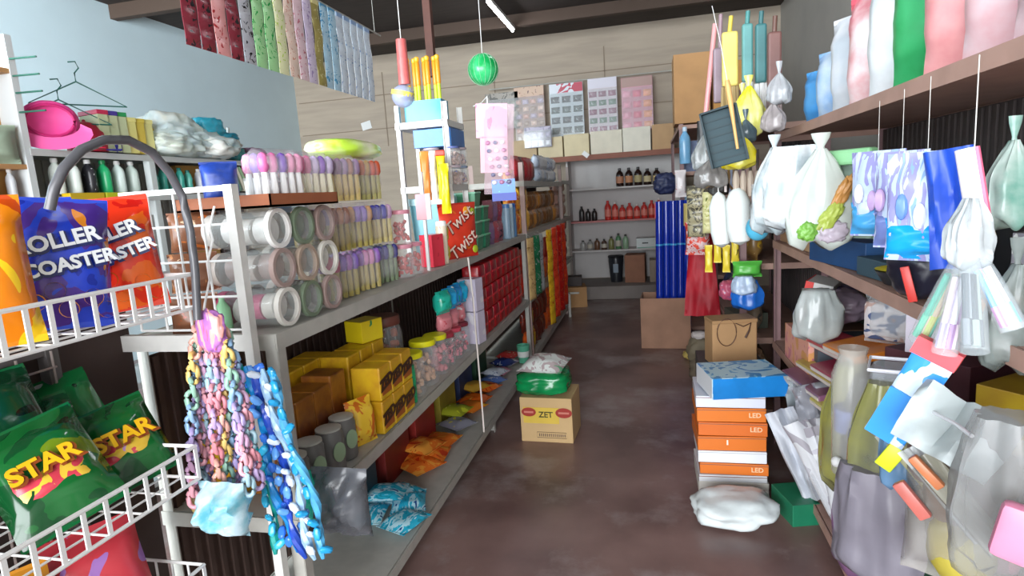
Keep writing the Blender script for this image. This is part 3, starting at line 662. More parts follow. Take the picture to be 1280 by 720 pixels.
yjar('jar with yellow lid and red sweets, farthest of the yellow lidded jars', 2.81, .066, .2, pm(['#b03038', '#d88088', '#8a4a48'], 18))
for i in range(3):
    jar('jar of dark pink sweets beyond the yellow lids, %s' % ['nearest', 'middle', 'farthest'][i], 'jar', (-1.08, 2.96+.13*i, ZM), .056, .17, mat(['#a83848', '#c0485a', '#7a2838'][i], .3), pm(['#b02a40', '#d87888', '#5a2a38', '#e0d8c8'], 20, seed=i), 'dark pink sweet jars', name='sweet_jar')
for i in range(3):
    pouch('red and white sweets pouch stacked on the pink jars, %s' % ['left', 'middle', 'right'][i], 'sweets pouch', (-1.08, 2.97+.12*i, ZM+.172), R(72), .12, .1, .06, pm(['#c8283c', '#e08890', '#f0e8e8'], 20, seed=i), 'red white sweets pouches', seed=i, name='sweets_pouch')
for i in range(4):
    pouch('glossy blue and teal pouch on the red pouches, %s' % ['nearest', 'second', 'third', 'farthest'][i], 'sweets pouch', (-1.07, 2.94+.1*i, ZM+.28), R(70), .11, .12, .08, pm([['#1a9a7a', '#28b8a0', '#e0f0f0'], ['#1a6ac0', '#28a8e0', '#e0f0f8'], ['#18a088', '#2890d8', '#c8e8e8'], ['#1a88d0', '#28b8e8', '#e8f0f8']][i], 14, .15, seed=i), 'glossy blue pouches', seed=i+2, name='blue_pouch')
for i in range(2):
    carton('white and lilac carton beside the blue pouches, %s' % ['lower', 'upper'][i], 'carton', (-1.06, 3.42, ZM+.2*i), R(80), .1, .12, .195, pm(['#e8e4ec', '#d8d0e4', '#5a4a88'], 8, .4, stretch=(.3, 1, 1)), 'white lilac cartons', name='white_carton')
rp = mat('#c81420', .3, nz=.25, sc=14, col2='#8a0c18')
r0 = None
for i in range(8):
    for j in range(3):
        lb = 'glossy red coffee pack in the red wall on the middle shelf'
        if r0 is None:
            r0 = thing('red_pack', lb, 'pack', (0, 0, 0), PI/2, 'red packs walled up on the middle shelf')
            obj('pack_body', box(nb(), (0, 0, .076), (.145, .11, .15), bev=.014), rp, r0); obj('fold_strip', box(nb(), (0, -.0565, .076), (.12, .003, .012)), mat('#e8404a', .3), r0, False)
            q = r0
        else: q = dup(r0)
        q.location = (-1.075, 3.56+.152*i+(0 if i < 1 else 0), ZM+.153*j)
# bottom shelf (z .106)
ZB = .106
def lay(label, cat, p, w, h, d, m, rz=0, group=None, seed=0, tilt=0, name='snack_pack'):
    return pouch(label, cat, (p[0], p[1], ZB+d/2+.002+(p[2] if len(p) > 2 else 0)), rz, w, h, d, m, group, rx=R(-90+tilt), seed=seed, name=name)
for i, (x, y, rz, z) in enumerate(((-1.08, 2.3, 20, 0), (-1.1, 2.44, 70, 0), (-1.22, 2.34, 40, 0), (-1.12, 2.38, 100, .055), (-1.24, 2.18, 10, 0), (-1.1, 2.15, -20, 0))):
    lay('turquoise striped sachet pack lying on the bottom shelf, %s' % ['at the edge', 'second along', 'behind the front ones', 'on top of the pile', 'at the back', 'nearest the camera'][i], 'sachet pack', (x, y, z), .16, .18, .05, pm(['#1a8aa0', '#28a8c8', '#b0dce8', '#1a4a88'], 14, .2, stretch=(3, 1, 1), seed=i), R(rz), 'turquoise packs on the bottom shelf', i, name='turquoise_pack')
for i, (x, y, rz, z) in enumerate(((-1.12, 2.72, 60, 0), (-1.1, 2.9, 95, 0), (-1.24, 2.8, 70, 0), (-1.13, 2.84, 75, .06), (-1.11, 3.06, 80, 0))):
    lay('orange and red snack pack lying on the bottom shelf, %s' % ['nearest', 'by the cord', 'at the back', 'on top of the others', 'farthest'][i], 'snack pack', (x, y, z), .2, .2, .05, pm(['#c8401c', '#e8762a', '#f0a040', '#b02a18'], 11, .25, seed=i), R(rz), 'orange packs on the bottom shelf', i)
for i, (x, y, rz, z) in enumerate(((-1.1, 3.28, 60, 0), (-1.14, 3.42, 80, .04), (-1.1, 3.58, 70, 0), (-1.1, 3.74, 80, 0), (-1.16, 3.86, 60, .04), (-1.1, 3.98, 70, 0))):
    lay('%s snack pack lying farther along the bottom shelf' % ['yellow and grey', 'lime yellow', 'yellow and orange', 'bright orange', 'orange and gold', 'red orange'][i], 'snack pack', (x, y, z), .18, .19, .055, pm([['#c8c048', '#8a8a98', '#e0dc80'], ['#d0d838', '#a8b030', '#f0e880'], ['#e8b030', '#e88028', '#f4d070'], ['#f08a20', '#e86818', '#f8c050'], ['#e88a28', '#c89a38', '#d84a20'], ['#d8401c', '#e8762a', '#a82018']][i], 11, .25, seed=i), R(rz), None, i)
for i in range(6):
    lay('%s sachet pack near the far end of the bottom shelf' % ['white and blue', 'grey blue', 'silver and pink', 'white and navy', 'pale violet', 'cream and red'][i], 'sachet pack', (-1.1, 4.12+i*.12, .03*(i % 2)), .16, .17, .06, pm([['#d8dce8', '#5a78b8', '#a8b0c8'], ['#8a98b0', '#c8d0dc', '#4a5a88'], ['#c8c0c8', '#d890a8', '#a8a8b8'], ['#e0e0e8', '#2a3a78', '#a0a8c0'], ['#b8a8d0', '#e0d8e8', '#6a5a98'], ['#e0d4b8', '#c03a38', '#d8c8a8']][i], 16, .25, seed=i), R(60+10*(i % 3)), None, i, name='sachet_pack')
for i, (x, y) in enumerate(((-1.36, 2.3), (-1.36, 2.7), (-1.36, 3.1), (-1.36, 3.5), (-1.36, 3.9), (-1.36, 4.3))):
    carton('%s box pushed to the back of the bottom shelf' % ['dark teal', 'dark red', 'dull red', 'olive yellow', 'dark blue', 'dark green'][i], 'box', (x, y, ZB), PI/2, .3, .14, .24, mat(['#1c3a48', '#7a1f1c', '#a02a22', '#9a8a2a', '#20305a', '#1f4a30'][i], .5, nz=.3, sc=6), name='storage_box')
t = thing('green_mug', 'small green and white striped cup at the far end of the bottom shelf', 'cup', (-1.05, 4.74, ZB))
obj('cup_body', lathe(nb(), [(.04, 0), (.055, .15), (.05, .15), (.037, .01)], 16), mat('#5fb896', .3), t)
obj('stripes', lathe(nb(), [(.0475, .05), (.0525, .1)], 16), mat('#e8ece8', .4), t)

# ------------------------------------------------------------ carton and bags on the aisle floor
t = thing('cardboard_carton', 'tan cardboard carton with red ovals standing in the aisle', 'carton', (-.63, 3.53, 0), R(-3))
obj('box_body', box(nb(), (0, 0, .14), (.32, .28, .28), bev=.004), mat('#c8a878', .8, nz=.08, sc=5), t, False)
obj('yellow_print', box(nb(), (-.03, -.141, .17), (.22, .002, .1)), mat('#d8b848', .7, nz=.1, sc=5), t, False)
for x, s in ((-.105, .045), (.11, .05)):
    obj('red_oval', lathe(nb(), [(s, 0), (s, .002)], 24, T(x, -.1415, .19, rx=PI/2), sq=.62), mat('#9c2c20', .6), t)
    obj('oval_band', box(nb(), (x, -.144, .19), (s*1.3, .001, .012)), mat('#c87868', .6), t, False)
text('ZET', .05, col('#4a4418'), t, T(0, -.143, .175), bold=.001)
obj('label_frame', tube(nb(), [(-.06, -.1415, .03), (.12, -.1415, .03), (.12, -.1415, .065), (-.06, -.1415, .065)], .0015, 4, True), col('#5a4a3a'), t)
bm = nb()
for i in range(14): box(bm, (-.045+i*.012, -.142, .047), (.006, .001, .018))
obj('stamped_code', bm, col('#6a5848'), t, False)
solo('green_bag', lump(nb(), .33, .3, .15, amp=.14, fr=2.5, seed=5, p=3.5), mat('#0f8a4c', .15, nz=.35, sc=9), 'glossy green plastic bag lying on the floor carton', 'bag', (-.66, 3.52, .281))
t = pouch('white printed bag lying on top of the green bag', 'bag', (-.67, 3.4, .44), R(-8), .28, .26, .1, pm(['#c8d0c8', '#dfe4e0', '#b8a8a8', '#6aa880'], 12, .2), rx=R(-86), seed=31, name='white_bag')

# ------------------------------------------------------------ shelves along the far left
xl = -2.62
rack('white wooden wall shelf unit standing behind the crisp baskets at the left', -2.98, xl, 2.16, 4.3, (.1, .65, 1.2, 1.62, 1.83), mat('#d4dcdc', .5), mat('#c8cccb', .5), 1.84, lip=.03,
     back=(1.2, 1.83, mat('#b8b4ae', .7)), posts=[(x, y, 1.84) for y in (2.8, 3.42, 3.85) for x in (xl, -2.98)]+[(xl, 4.3, 1.84), (-2.98, 4.3, 1.84)])
t = thing('side_cabinet', 'tall pale cabinet with open ochre lined shelves at the far left edge', 'cabinet', (-2.8, 1.8, 0))
obj('side_panel', box(nb(), (0, .35, 1.15), (.36, .03, 2.3)), mat('#d8dedf', .5), t, False)
obj('side_panel', box(nb(), (0, -.6, 1.1), (.36, .02, 2.2)), mat('#d8dedf', .5), t, False)
obj('back_panel', box(nb(), (-.17, -.12, 1.1), (.012, .92, 2.2)), mat('#c69652', .6, nz=.1, sc=4), t, False)
obj('ochre_lining', box(nb(), (-.045, .328, 1.88), (.25, .012, .5)), mat('#c69652', .6, nz=.1, sc=4), t, False)
for z in (.1, .9, 1.25, 1.6, 1.75, 2.15): obj('shelf_board', box(nb(), (0, -.12, z), (.35, .92, .02)), mat('#b98a5a', .6), t, False)
for k, z in enumerate((1.98, 2.06, 2.13, 2.2)):
    solo('wall_peg', cyl(nb(), (0, 0, 0), (.14, .02, 0), .004), mat('#2f6a5a', .4), 'green wire peg on the pale cabinet side, %s' % ['lowest', 'second lowest', 'third', 'highest'][k], 'peg', (-2.64, 2.15-.01, z), group='green wire pegs')
pouch('pale green folded cloth bag on the ochre cabinet shelf', 'cloth bag', (-2.68, 2.02, 1.762), R(60), .22, .16, .12, mat('#9fb09a', .7, nz=.2), seed=3, name='cloth_bag')
for k in range(5):
    bottle('slim %s bottle on the lower cabinet shelf' % ['white', 'grey green', 'cream', 'orange', 'pale grey'][k], 'bottle', (-2.66, 1.76+.08*k, 1.612), .022, .13, mat(['#e4e4de', '#9aa89a', '#e0d8c0', '#e08a4a', '#c8ccd0'][k], .35), WHITE, kind=0)
# pink sun cap
p = aX(78, 190, -2.55)
t = thing('sun_hat', 'hot pink cap turned towards the camera on the top shelf', 'cap', (-2.66, p.y+.06, 1.835), R(52))
pk = mat('#f0489a', .6, nz=.12, sc=8)
bm = nb(); ball(bm, (0, 0, .125), .1, seg=18, sc=(1.15, .9, .95))
for v in list(bm.verts):
    if v.co.y < -.045: v.co.y = -.045+(v.co.y+.045)*-.7
obj('crown', bm, pk, t)
bm = nb()
g = []
for s in (0, 1):
    for j in range(7):
        for i in range(13):
            a = PI*(i/12); r_ = .1+.09*j/6*math.sin(a)**.6
            g.append(bm.verts.new((r_*math.cos(a)*1.1, -.05-.02*math.sin(a)-.01*j/6+s*.004, .11-r_*math.sin(a)*.62)))
for s in (0, 1):
    for j in range(6):
        for i in range(12):
            q = [s*91+j*13+i, s*91+j*13+i+1, s*91+(j+1)*13+i+1, s*91+(j+1)*13+i]; bm.faces.new([g[k] for k in (q if s == 0 else q[::-1])])
for i in range(12): bm.faces.new((g[78+i], g[78+i+1], g[91+78+i+1], g[91+78+i]))
obj('brim', bm, mat('#f560a8', .6), t)
obj('button', ball(nb(), (0, .06, .2), .012, seg=8), pk, t)
obj('sweat_band', tube(nb(), [(.09*math.cos(a), -.05, .125+.07*math.sin(a)) for a in [2*PI*i/20 for i in range(20)]], .007, 6, True), mat('#c82470', .6), t)
for c, px, r_, lb in (('#c0183a', 127, .085, 'dark red round cap next to the pink cap'), ('#2a2a90', 151, .07, 'navy blue round cap beside the dark red one')):
    q = aX(px, 185, -2.6); t = thing('round_cap', lb, 'cap', (-2.68, q.y, 1.835), R(50))
    obj('crown', lathe(nb(), [(r_, 0), (r_*1.02, r_*.5), (r_*.9, r_*1.1), (r_*.5, r_*1.6), (.003, r_*1.75)], 18), mat(c, .6, nz=.15), t)
    obj('brim', box(nb(), (0, -r_*1.15, .008), (r_*1.5, r_*1.1, .006), bev=.002), mat(c, .6), t)
    obj('button', ball(nb(), (0, 0, r_*1.76), .008, seg=8), mat(c, .6), t)
# green hangers
bmn = 0
for k, (x, y, lb) in enumerate(((92, 86, 'wire clothes hanger hooked above the pink cap'), (70, 108, 'wire clothes hanger lying over the green banner'))):
    q = aX(x, y, -2.7); t = thing('clothes_hanger', lb, 'hanger', q, R(56))
    hm = mat('#2c6a60', .4)
    obj('hanger_wire', tube(nb(), [(0, 0, -.06), (.2, 0, -.17), (-.2, 0, -.17)], .004, 6, True), hm, t)
    obj('hook', tube(nb(), [(0, 0, -.06), (0, 0, -.02), (.02, 0, .005), (.01, 0, .035), (-.02, 0, .03)], .0035, 6), hm, t)
q = aX(105, 140, -2.75)
solo('green_banner', sheet(nb(), .55, .1, amp=.03, seed=3), mat('#2f9a6e', .5, nz=.2), 'green plastic banner strip behind the caps', 'banner', (-2.85, 2.55, 2.02), R(90))
for k in range(6):
    c = ['#c02850', '#4a3a98', '#2a9a58', '#e4dc8a', '#d8c050', '#dcd890'][k]
    carton(['pink topped', 'violet topped', 'green topped', 'pale yellow', 'mustard', 'cream yellow'][k]+' upright box in the row beside the round caps', 'box', (-2.68, 2.56+.055*k, 1.835), R(80), .05, .14, .2 if k < 3 else .18, mat('#c9d3a8' if k < 3 else c, .5, nz=.1), rx=0, name='upright_box', lid=mat(c, .4))
for k in range(3):
    lump_ = solo('yellow_packet', lump(nb(), .08, .06, .17, amp=.12, seed=k+30), pm(['#e8e4dc', '#d8b83a', '#c8d8e0'], 16, .3, seed=k), 'white packet with yellow print between the boxes and the white bags, %s' % ['left', 'middle', 'right'][k], 'packet', (-2.7, 2.92+.08*k, 1.832))
for k, (y, w_, h_, c1) in enumerate(((3.08, .3, .17, '#e8ece4'), (3.2, .3, .12, '#d8e8e8'), (3.02, .28, .09, '#dfe8dc'), (3.33, .26, .09, '#e8e8e2'))):
    solo('white_bag', lump(nb(), .28, w_*1.3, h_*1.5, amp=.35, seed=k+40), mat(c1, .4, nz=.15, sc=10, col2='#c8dade'), 'crumpled white plastic bag in the heap on the shelf, %s' % ['tallest', 'second from the left', 'leftmost low', 'rightmost'][k], 'bag', (-2.72+.03*k, y, 1.832))
for k, (y, z, h_, c1, lb) in enumerate(((3.38, .11, .15, '#38b4d0', 'sky blue folded bag on top of the heap right of the white bags'), (3.52, .09, .09, '#2a98b4', 'darker turquoise folded bag beside the sky blue one'), (3.48, 0, .06, '#2a8a98', 'flat teal packet under the turquoise bags'), (3.56, .0, .09, '#48b0b0', 'flat aqua packet at the right of the shelf heap'), (3.8, 0, .1, '#6a3a50', 'maroon patterned packet at the right end of the top shelf'))):
    solo('folded_bag', lump(nb(), .16, .2, h_, amp=.18, seed=k+60, p=4), mat(c1, .35, nz=.25, sc=14), lb, 'bag', (-2.7, y, 1.832+z))
solo('white_stick', cyl(nb(), (0, 0, 0), (0, .0, .2), .01), WHITE, 'short white stick standing up behind the teal packets', 'stick', (-2.74, 3.64, 1.86))
# lower compartment
bl = [('#dfe8e0', 'white'), ('#e4eee8', 'pale green'), ('#8a8f94', 'black and white labelled'), ('#28b070', 'bright green'), ('#d8e8e4', 'white capped pale'), ('#c8d8d0', 'grey green')]
for k in range(6):
    bottle('%s bottle in the left compartment under the caps' % bl[k][1], 'bottle', (-2.67, 2.3+.085*k, 1.632), .036, .165, pm([bl[k][0], '#2a2a30', '#e8e8e8'], 30, .3) if k == 2 else mat(bl[k][0], .3), WHITE if k != 3 else mat('#1c8a50', .3), None, kind=0)
for k in range(2):
    carton('%s flat box at the front of the shelf under the bottles' % ['amber yellow', 'lime yellow'][k], 'box', (-2.6, 2.36+.19*k, 1.588), PI/2, .18, .05, .045, mat(['#d8b41c', '#c8d01c'][k], .4), name='flat_box')
for k in range(5):
    bottle('teal bottle standing in the middle compartment, %s' % ['leftmost', 'second', 'third', 'fourth', 'fifth'][k], 'bottle', (-2.68, 2.88+.065*k, 1.632), .028, .13+.012*(k % 2), mat('#3fa898' if k % 2 else '#5ab8a8', .3), mat('#1f7a70', .3), None, 'teal bottles in the middle compartment', kind=1)
for k in range(2):
    bottle('white tapered bottle right of the teal ones, %s' % ['left', 'right'][k], 'bottle', (-2.68, 3.23+.08*k, 1.632), .03, .14, mat('#d0d4dc', .3), WHITE, kind=1)
carton('ochre cardboard box behind the white tapered bottles', 'box', (-2.84, 3.3, 1.632), R(80), .2, .12, .17, mat('#c8924a', .7), name='cardboard_box')
for k in range(6):
    t = carton('%s thin book leaning in the right compartment' % ['turquoise', 'white', 'grey green', 'cream', 'pale green', 'pink'][k], 'book', (-2.68, 3.45+.045*k, 1.634), R(80), .02, .13, .17, mat(['#4aa8b8', '#e4e8e4', '#6a8a7a', '#e0dcc8', '#a8c8a0', '#d890a0'][k], .5), ry=R(-8-4*k), name='thin_book')
carton('dark red box upright in the right compartment', 'box', (-2.75, 3.74, 1.634), R(85), .08, .12, .17, mat('#a02a48', .5), name='red_box')
carton('black box with pale frame near the right end of the wall shelf', 'box', (-2.66, 3.92, 1.634), R(70), .11, .05, .15, mat('#2c2a2e', .4), name='black_box')
for k in range(3):
    bottle('%s bottle at the right end of the wall shelf' % ['red and white', 'pale blue', 'white'][k], 'bottle', (-2.68, 4.02+.08*k, 1.632), .032, .15, mat(['#c8404a', '#a8c4d8', '#dde0e0'][k], .3), WHITE, kind=2)
for k in range(7):
    carton('%s storage box on the lower board of the wall shelf' % ['brown', 'tan', 'grey', 'ochre', 'dark', 'cream', 'blue'][k], 'box', (-2.78, 2.32+.28*k, 1.212), PI/2, .24, .28, .3, mat(['#7a5a44', '#a8886a', '#8a8a88', '#b08a4a', '#4a4040', '#c8bca8', '#4a688a'][k], .6, nz=.1), name='storage_box')

# ------------------------------------------------------------ sachet strips hanging under the roof
def strip_bm(w, h, n, d=.012, seed=0):
    bm = nb(); nx, nz = 6, n*5; gs = []
    for s in (-1, 1):
        g = []
        for j in range(nz+1):
            f = (j % 5)/5*PI if j % 5 else 0
            for i in range(nx+1):
                u = i/nx; th = .0008+d*.5*math.sin(f)**.7*math.sin(PI*u)**.6 if 0 < i < nx else .0008
                g.append(bm.verts.new(((u-.5)*w, s*th+.01*noise.noise(V((seed, j*.12, 0))), -h*j/nz)))
        gs.append(g)
    q = lambda s, i, j: gs[s][j*(nx+1)+i]
    for j in range(nz):
        for i in range(nx):
            bm.faces.new((q(0, i, j+1), q(0, i+1, j+1), q(0, i+1, j), q(0, i, j))); bm.faces.new((q(1, i, j), q(1, i+1, j), q(1, i+1, j+1), q(1, i, j+1)))
        for i in (0, nx): bm.faces.new((q(0, i, j), q(0, i, j+1), q(1, i, j+1), q(1, i, j)))
    for i in range(nx):
        for j in (0, nz): bm.faces.new((q(0, i, j), q(0, i+1, j), q(1, i+1, j), q(1, i, j)))
    bmesh.ops.recalc_face_normals(bm, faces=bm.faces); return bm
solo('hanging_rail', cyl(nb(), (0, 2.3, 0), (0, 4.6, 0), .006), steel, 'thin steel rail under the roof carrying the sachet strips', 'rail', (-2.0, 0, 2.78))
for y in (2.4, 4.5): solo('rail_wire', cyl(nb(), (0, 0, 0), (0, 0, .66), .002), steel, 'thin wire holding the %s end of the sachet rail' % ('near' if y < 3 else 'far'), 'wire', (-2.0, y, 2.786))
sp = [('black', '#1c1a22', '#8a2a3a')]*2+[('red', '#b02a30', '#e8a0a0'), ('black', '#17181c', '#c8c8c8'), ('black and white', '#202226', '#b8b8c0')]+[('green', '#1fa848', '#a8e0a0')]*2+[('lime', '#b8d83a', '#f0f0c0')]+[('peach', '#d8907a', '#f4d8c8'), ('pink', '#d07888', '#f0d0d8')]+[('lilac', '#a890c0', '#e0d0e8'), ('cream', '#d8cc90', '#a89a58')]+[('sky blue', '#4a9ac8', '#b8dcf0')]*2+[('pale blue', '#8aa8d0', '#dce8f4')]*5
cnt = {}
base = {}
for k, (n_, c1, c2) in enumerate(sp):
    y = 2.5+k*.103; cnt[n_] = cnt.get(n_, 0)+1
    tot = [a[0] for a in sp].count(n_)
    if n_ not in base:
        t = thing('sachet_strip', 'strip of %s sachets hanging from the rail under the roof' % n_, 'sachet strip', (-2.0, y, 2.775), PI/2, '%s sachet strips' % n_)
        obj('sachets', strip_bm(.095, .52, 6, seed=k), pm([c1, c2, c1], 26, .25, seed=k), t); obj('header_card', box(nb(), (0, -.002, -.012), (.08, .004, .03)), mat(c1, .4), t, False); base[n_] = t
    else: t = dup(base[n_], (-2.0, y, 2.775))
# net toy and balls
q = aY(505, 72, 3.0)
t = thing('net_toy', 'red tube and clear ball toy hanging in a net above the left rack', 'toy', aY(506, 106, 3.0))
obj('red_tube', cyl(nb(), (0, 0, 0), (0, 0, .22), .03, .026, 14), mat('#d86a68', .3, nz=.2, sc=20), t)
obj('clear_ball', ball(nb(), (-.015, 0, -.055), .058, seg=18), mat('#b8c0e0', .1, alpha=.6), t)
obj('yellow_band', lathe(nb(), [(.0595, -.012), (.0595, .012)], 18, T(-.015, 0, -.043, ry=R(14)), cap=False), mat('#ecd860', .4), t)
obj('toy_car', ball(nb(), (0, 0, -.06), .022, seg=10, sc=(1.3, 1, .8)), col('#4a50a0'), t)
obj('cord', cyl(nb(), (0, 0, .22), (0, 0, ZT-aY(506, 106, 3.0).z-.14), .002), WHITE, t)
q = aY(604, 87, 3.5)
t = thing('green_ball', 'green plastic ball in a net hanging high over the aisle', 'ball', q)
obj('ball_body', ball(nb(), (0, 0, 0), .088, seg=24), mat('#14a050', .25, nz=.25, sc=10, col2='#48c880'), t)
bm = nb()
for k in range(8):
    a = PI*k/8; tube(bm, [(.0895*math.cos(a)*math.cos(b_), .0895*math.sin(a)*math.cos(b_), .0895*math.sin(b_)) for b_ in [2*PI*i/20 for i in range(20)]], .0009, 4, True)
obj('net', bm, mat('#a8e0b8', .5), t)
obj('cord', cyl(nb(), (0, 0, .088), (0, 0, ZT-q.z-.001), .002), WHITE, t)
q = aY(541, 96, 4.0)
solo('wooden_pole', box(nb(), (0, 0, (ZT-q.z)/2), (.05, .05, ZT-q.z-.002)), mat('#5a3226', .6, nz=.2), 'dark brown wooden pole hanging from the roof behind the toy hammers', 'pole', q)

# ------------------------------------------------------------ rack B and C on the far left side of the aisle
def fill(label_, cat, x, y0, dy, n, z, dz, rows, w, h, d, pals, grp, rz=R(80), nm_='snack_pouch', seed=0):
    ps = [pouch(label_, cat, (x, y0, z), rz, w, h, d, pm(p, 14, .3, seed=i), grp, seed=seed+i, name=nm_) for i, p in enumerate(pals)]
    for k in range(n*rows):
        loc = (x+random.uniform(-.01, .01), y0+dy*(k % n), z+dz*(k//n))
        if k < len(ps): ps[k].location = loc
        else: dup(ps[random.randrange(len(ps))], loc, rz=rz+random.uniform(-.2, .2))
RED = [['#c81c1c', '#e0402a', '#a81418'], ['#d8301c', '#f06a2a', '#b01a18'], ['#b8141c', '#e8c030', '#c8201c']]
fill('red snack pouch on the middle board of the rack of red goods', 'snack pouch', -1.08, 5.0, .155, 14, .622, .2, 2, .15, .2, .06, RED, 'red pouches on the middle board')
fill('red and orange snack pouch on the bottom board of the red rack', 'snack pouch', -1.07, 5.0, .155, 14, .107, .2, 2, .15, .2, .06, RED[1:]+[['#c83a1c', '#6a2a20', '#e8902a']], 'red orange pouches on the bottom board', seed=20)
fill('amber and brown pouch on the top board of the rack of red goods', 'snack pouch', -1.09, 5.5, .16, 10, 1.167, .17, 2, .15, .17, .07, [['#b8803a', '#8a5a30', '#d8b070'], ['#a8402a', '#c8883a', '#6a3a28'], ['#c89048', '#7a5838', '#e0c090']], 'amber brown pouches', seed=30)
fill('orange crisp bag at the near end of the red rack', 'crisp bag', -1.08, 4.98, .15, 3, 1.167, .2, 2, .16, .2, .07, [['#f09a20', '#f8c040', '#d86818'], ['#e88a28', '#f0b860', '#b85a20']], 'orange bags at the near end of the red rack', nm_='crisp_bag', seed=50)
fill('dark red tall bag on the highest board of the red rack', 'snack bag', -1.12, 5.2, .17, 5, 1.602, .2, 1, .17, .22, .08, [['#8a2028', '#b8343a', '#d89a90'], ['#a82a28', '#6a2a30', '#e0a8a0']], 'dark red bags on the highest board', nm_='tall_bag', seed=60)
fill('blue and white pouch on the highest board of the red rack', 'snack bag', -1.1, 6.1, .16, 7, 1.602, .13, 2, .16, .14, .08, [['#6a90c0', '#c8d4e4', '#3a5a98'], ['#8aa8c8', '#e0e4ea', '#5a6a88']], 'blue white pouches on the highest board', nm_='blue_white_pouch', seed=70)
fill('pale brown and pink pouch on the dim rack at the far end', 'snack pouch', -1.12, 7.34, .15, 5, 1.167, .15, 3, .16, .16, .08, [['#a8785a', '#c8a088', '#7a5048'], ['#8a6a68', '#c0988a', '#5a4a48']], 'pale brown pouches on the dim rack', seed=80)
fill('dark mixed packet on the middle board of the dim rack', 'snack pouch', -1.12, 7.34, .15, 5, .622, .17, 3, .16, .17, .08, [['#5a2a24', '#a8583a', '#3a3a34'], ['#3a3a38', '#7a5a48', '#8a2a24']], 'dark packets on the dim rack', seed=90)
fill('brown packet on the bottom board of the dim rack', 'snack pouch', -1.12, 7.34, .15, 5, .107, .17, 2, .16, .17, .08, [['#6a5a4c', '#8a7460', '#4a4038'], ['#7a4a38', '#9a8068', '#3a3430']], 'brown packets on the bottom of the dim rack', seed=95)
for k, (y, lb, cs) in enumerate(((4.88, 'strip of gold and brown sachets hanging at the end post of the long rack', ['#9a7a48', '#c8a870', '#6a4a38']), (5.15, 'silver and green sachet strip hanging in front of the red rack', ['#8a9a90', '#2a7a50', '#c8d0cc']), (5.32, 'grey sachet strip hanging beside the silver and green one', ['#7a7f80', '#a8acac', '#5a605e']), (5.85, 'red and yellow sachet strip hanging on the red rack, nearest', ['#c8201c', '#e8b82a', '#d8401c']), (6.2, 'plain red sachet strip hanging on the red rack beyond the yellow one', ['#d8281c', '#e84a2a', '#b01818']), (6.55, 'scarlet sachet strip hanging near the far post of the red rack', ['#e83a1c', '#c8201c', '#f06a3a']), (6.85, 'orange red sachet strip next to the far post', ['#e85a1c', '#d8341c', '#f0902a']))):
    L = .52 if k < 3 else .95
    t = thing('sachet_strip', lb, 'sachet strip', (-.965, y, 1.13), R(70))
    obj('sachets', strip_bm(.11, L, 5 if k < 3 else 9, d=.025, seed=k+30), pm(cs, 22, .25, seed=k), t)
    obj('strip_hook', tube(nb(), [(0, 0, 0), (0, .004, .012), (0, .02, .02)], .002, 5), steel, t)
carton('tan cardboard box on the floor at the far end of the left side', 'box', (-.98, 7.75, 0), R(10), .3, .35, .26, CARD, name='cardboard_box')
carton('dark box on top of the tan box at the far left end', 'box', (-1.0, 7.78, .262), R(5), .24, .2, .12, mat('#3a302e', .6), name='dark_box')
t = thing('metal_bracket', 'pale grey metal bracket standing at the foot of the red rack', 'bracket', (-.95, 7.0, 0))
obj('upright', box(nb(), (0, 0, .15), (.03, .02, .3)), steel, t, False); obj('arm', box(nb(), (.06, 0, .29), (.12, .02, .02)), steel, t, False)

# ------------------------------------------------------------ back of the shop
bw = mat('#c8c4c2', .6, nz=.06, sc=3)
t = thing('wall_shelf', 'white shelves on the back wall holding bottles', 'shelf', (-.3, 8.7, 0))
obj('back_panel', box(nb(), (0, .18, 1.05), (1.6, .02, 1.72)), bw, t, False)
for x in (-.8, .79): obj('side_panel', box(nb(), (x, 0, 1.05), (.025, .36, 1.72)), bw, t, False)
for z in (.62, 1.035, 1.49): obj('shelf_board', box(nb(), (0, 0, z), (1.57, .36, .022)), mat('#bfb9b6', .5) if z != 1.035 else mat('#b86a68', .5), t, False)
t = thing('beam_shelf', 'brown wooden beam shelf above the white bottle shelves', 'shelf', (-.72, 8.55, 1.93))
obj('board', box(nb(), (0, 0, 0), (2.3, .5, .03)), mat('#7a4a38', .6, nz=.15), t, False)
obj('front_beam', box(nb(), (0, -.26, -.015), (2.3, .03, .07)), mat('#8a4f3a', .6, nz=.15), t, False)
for k in range(6):
    carton('%s carton in the row on the beam shelf' % ['leftmost beige', 'second cream', 'third cream', 'long pale cream', 'fifth pale', 'rightmost tan'][k], 'carton', (-1.65+[0, .36, .72, 1.12, 1.52, 1.86][k], 8.52, 1.946), 0, [.34, .34, .34, .42, .36, .28][k], .36, .27+.012*k, mat(['#c4ab86', '#d8c8a4', '#dccda8', '#e0d8c4', '#e2dccc', '#c09a70'][k], .7, nz=.08), name='carton')
for k in range(5):
    bottle('dark brown bottle with tan label on the upper white shelf, %s' % ['leftmost', 'second', 'middle', 'fourth', 'rightmost'][k], 'bottle', (-.38+.125*k, 8.6, 1.502), .052, .25 if k < 3 else .22, mat('#2a1a16', .2), mat('#1c1416', .3), mat(['#b0785a', '#b8805a', '#a89a70', '#c0b088', '#b8a070'][k], .6), 'dark bottles on the upper white shelf', kind=0, sq=.8)
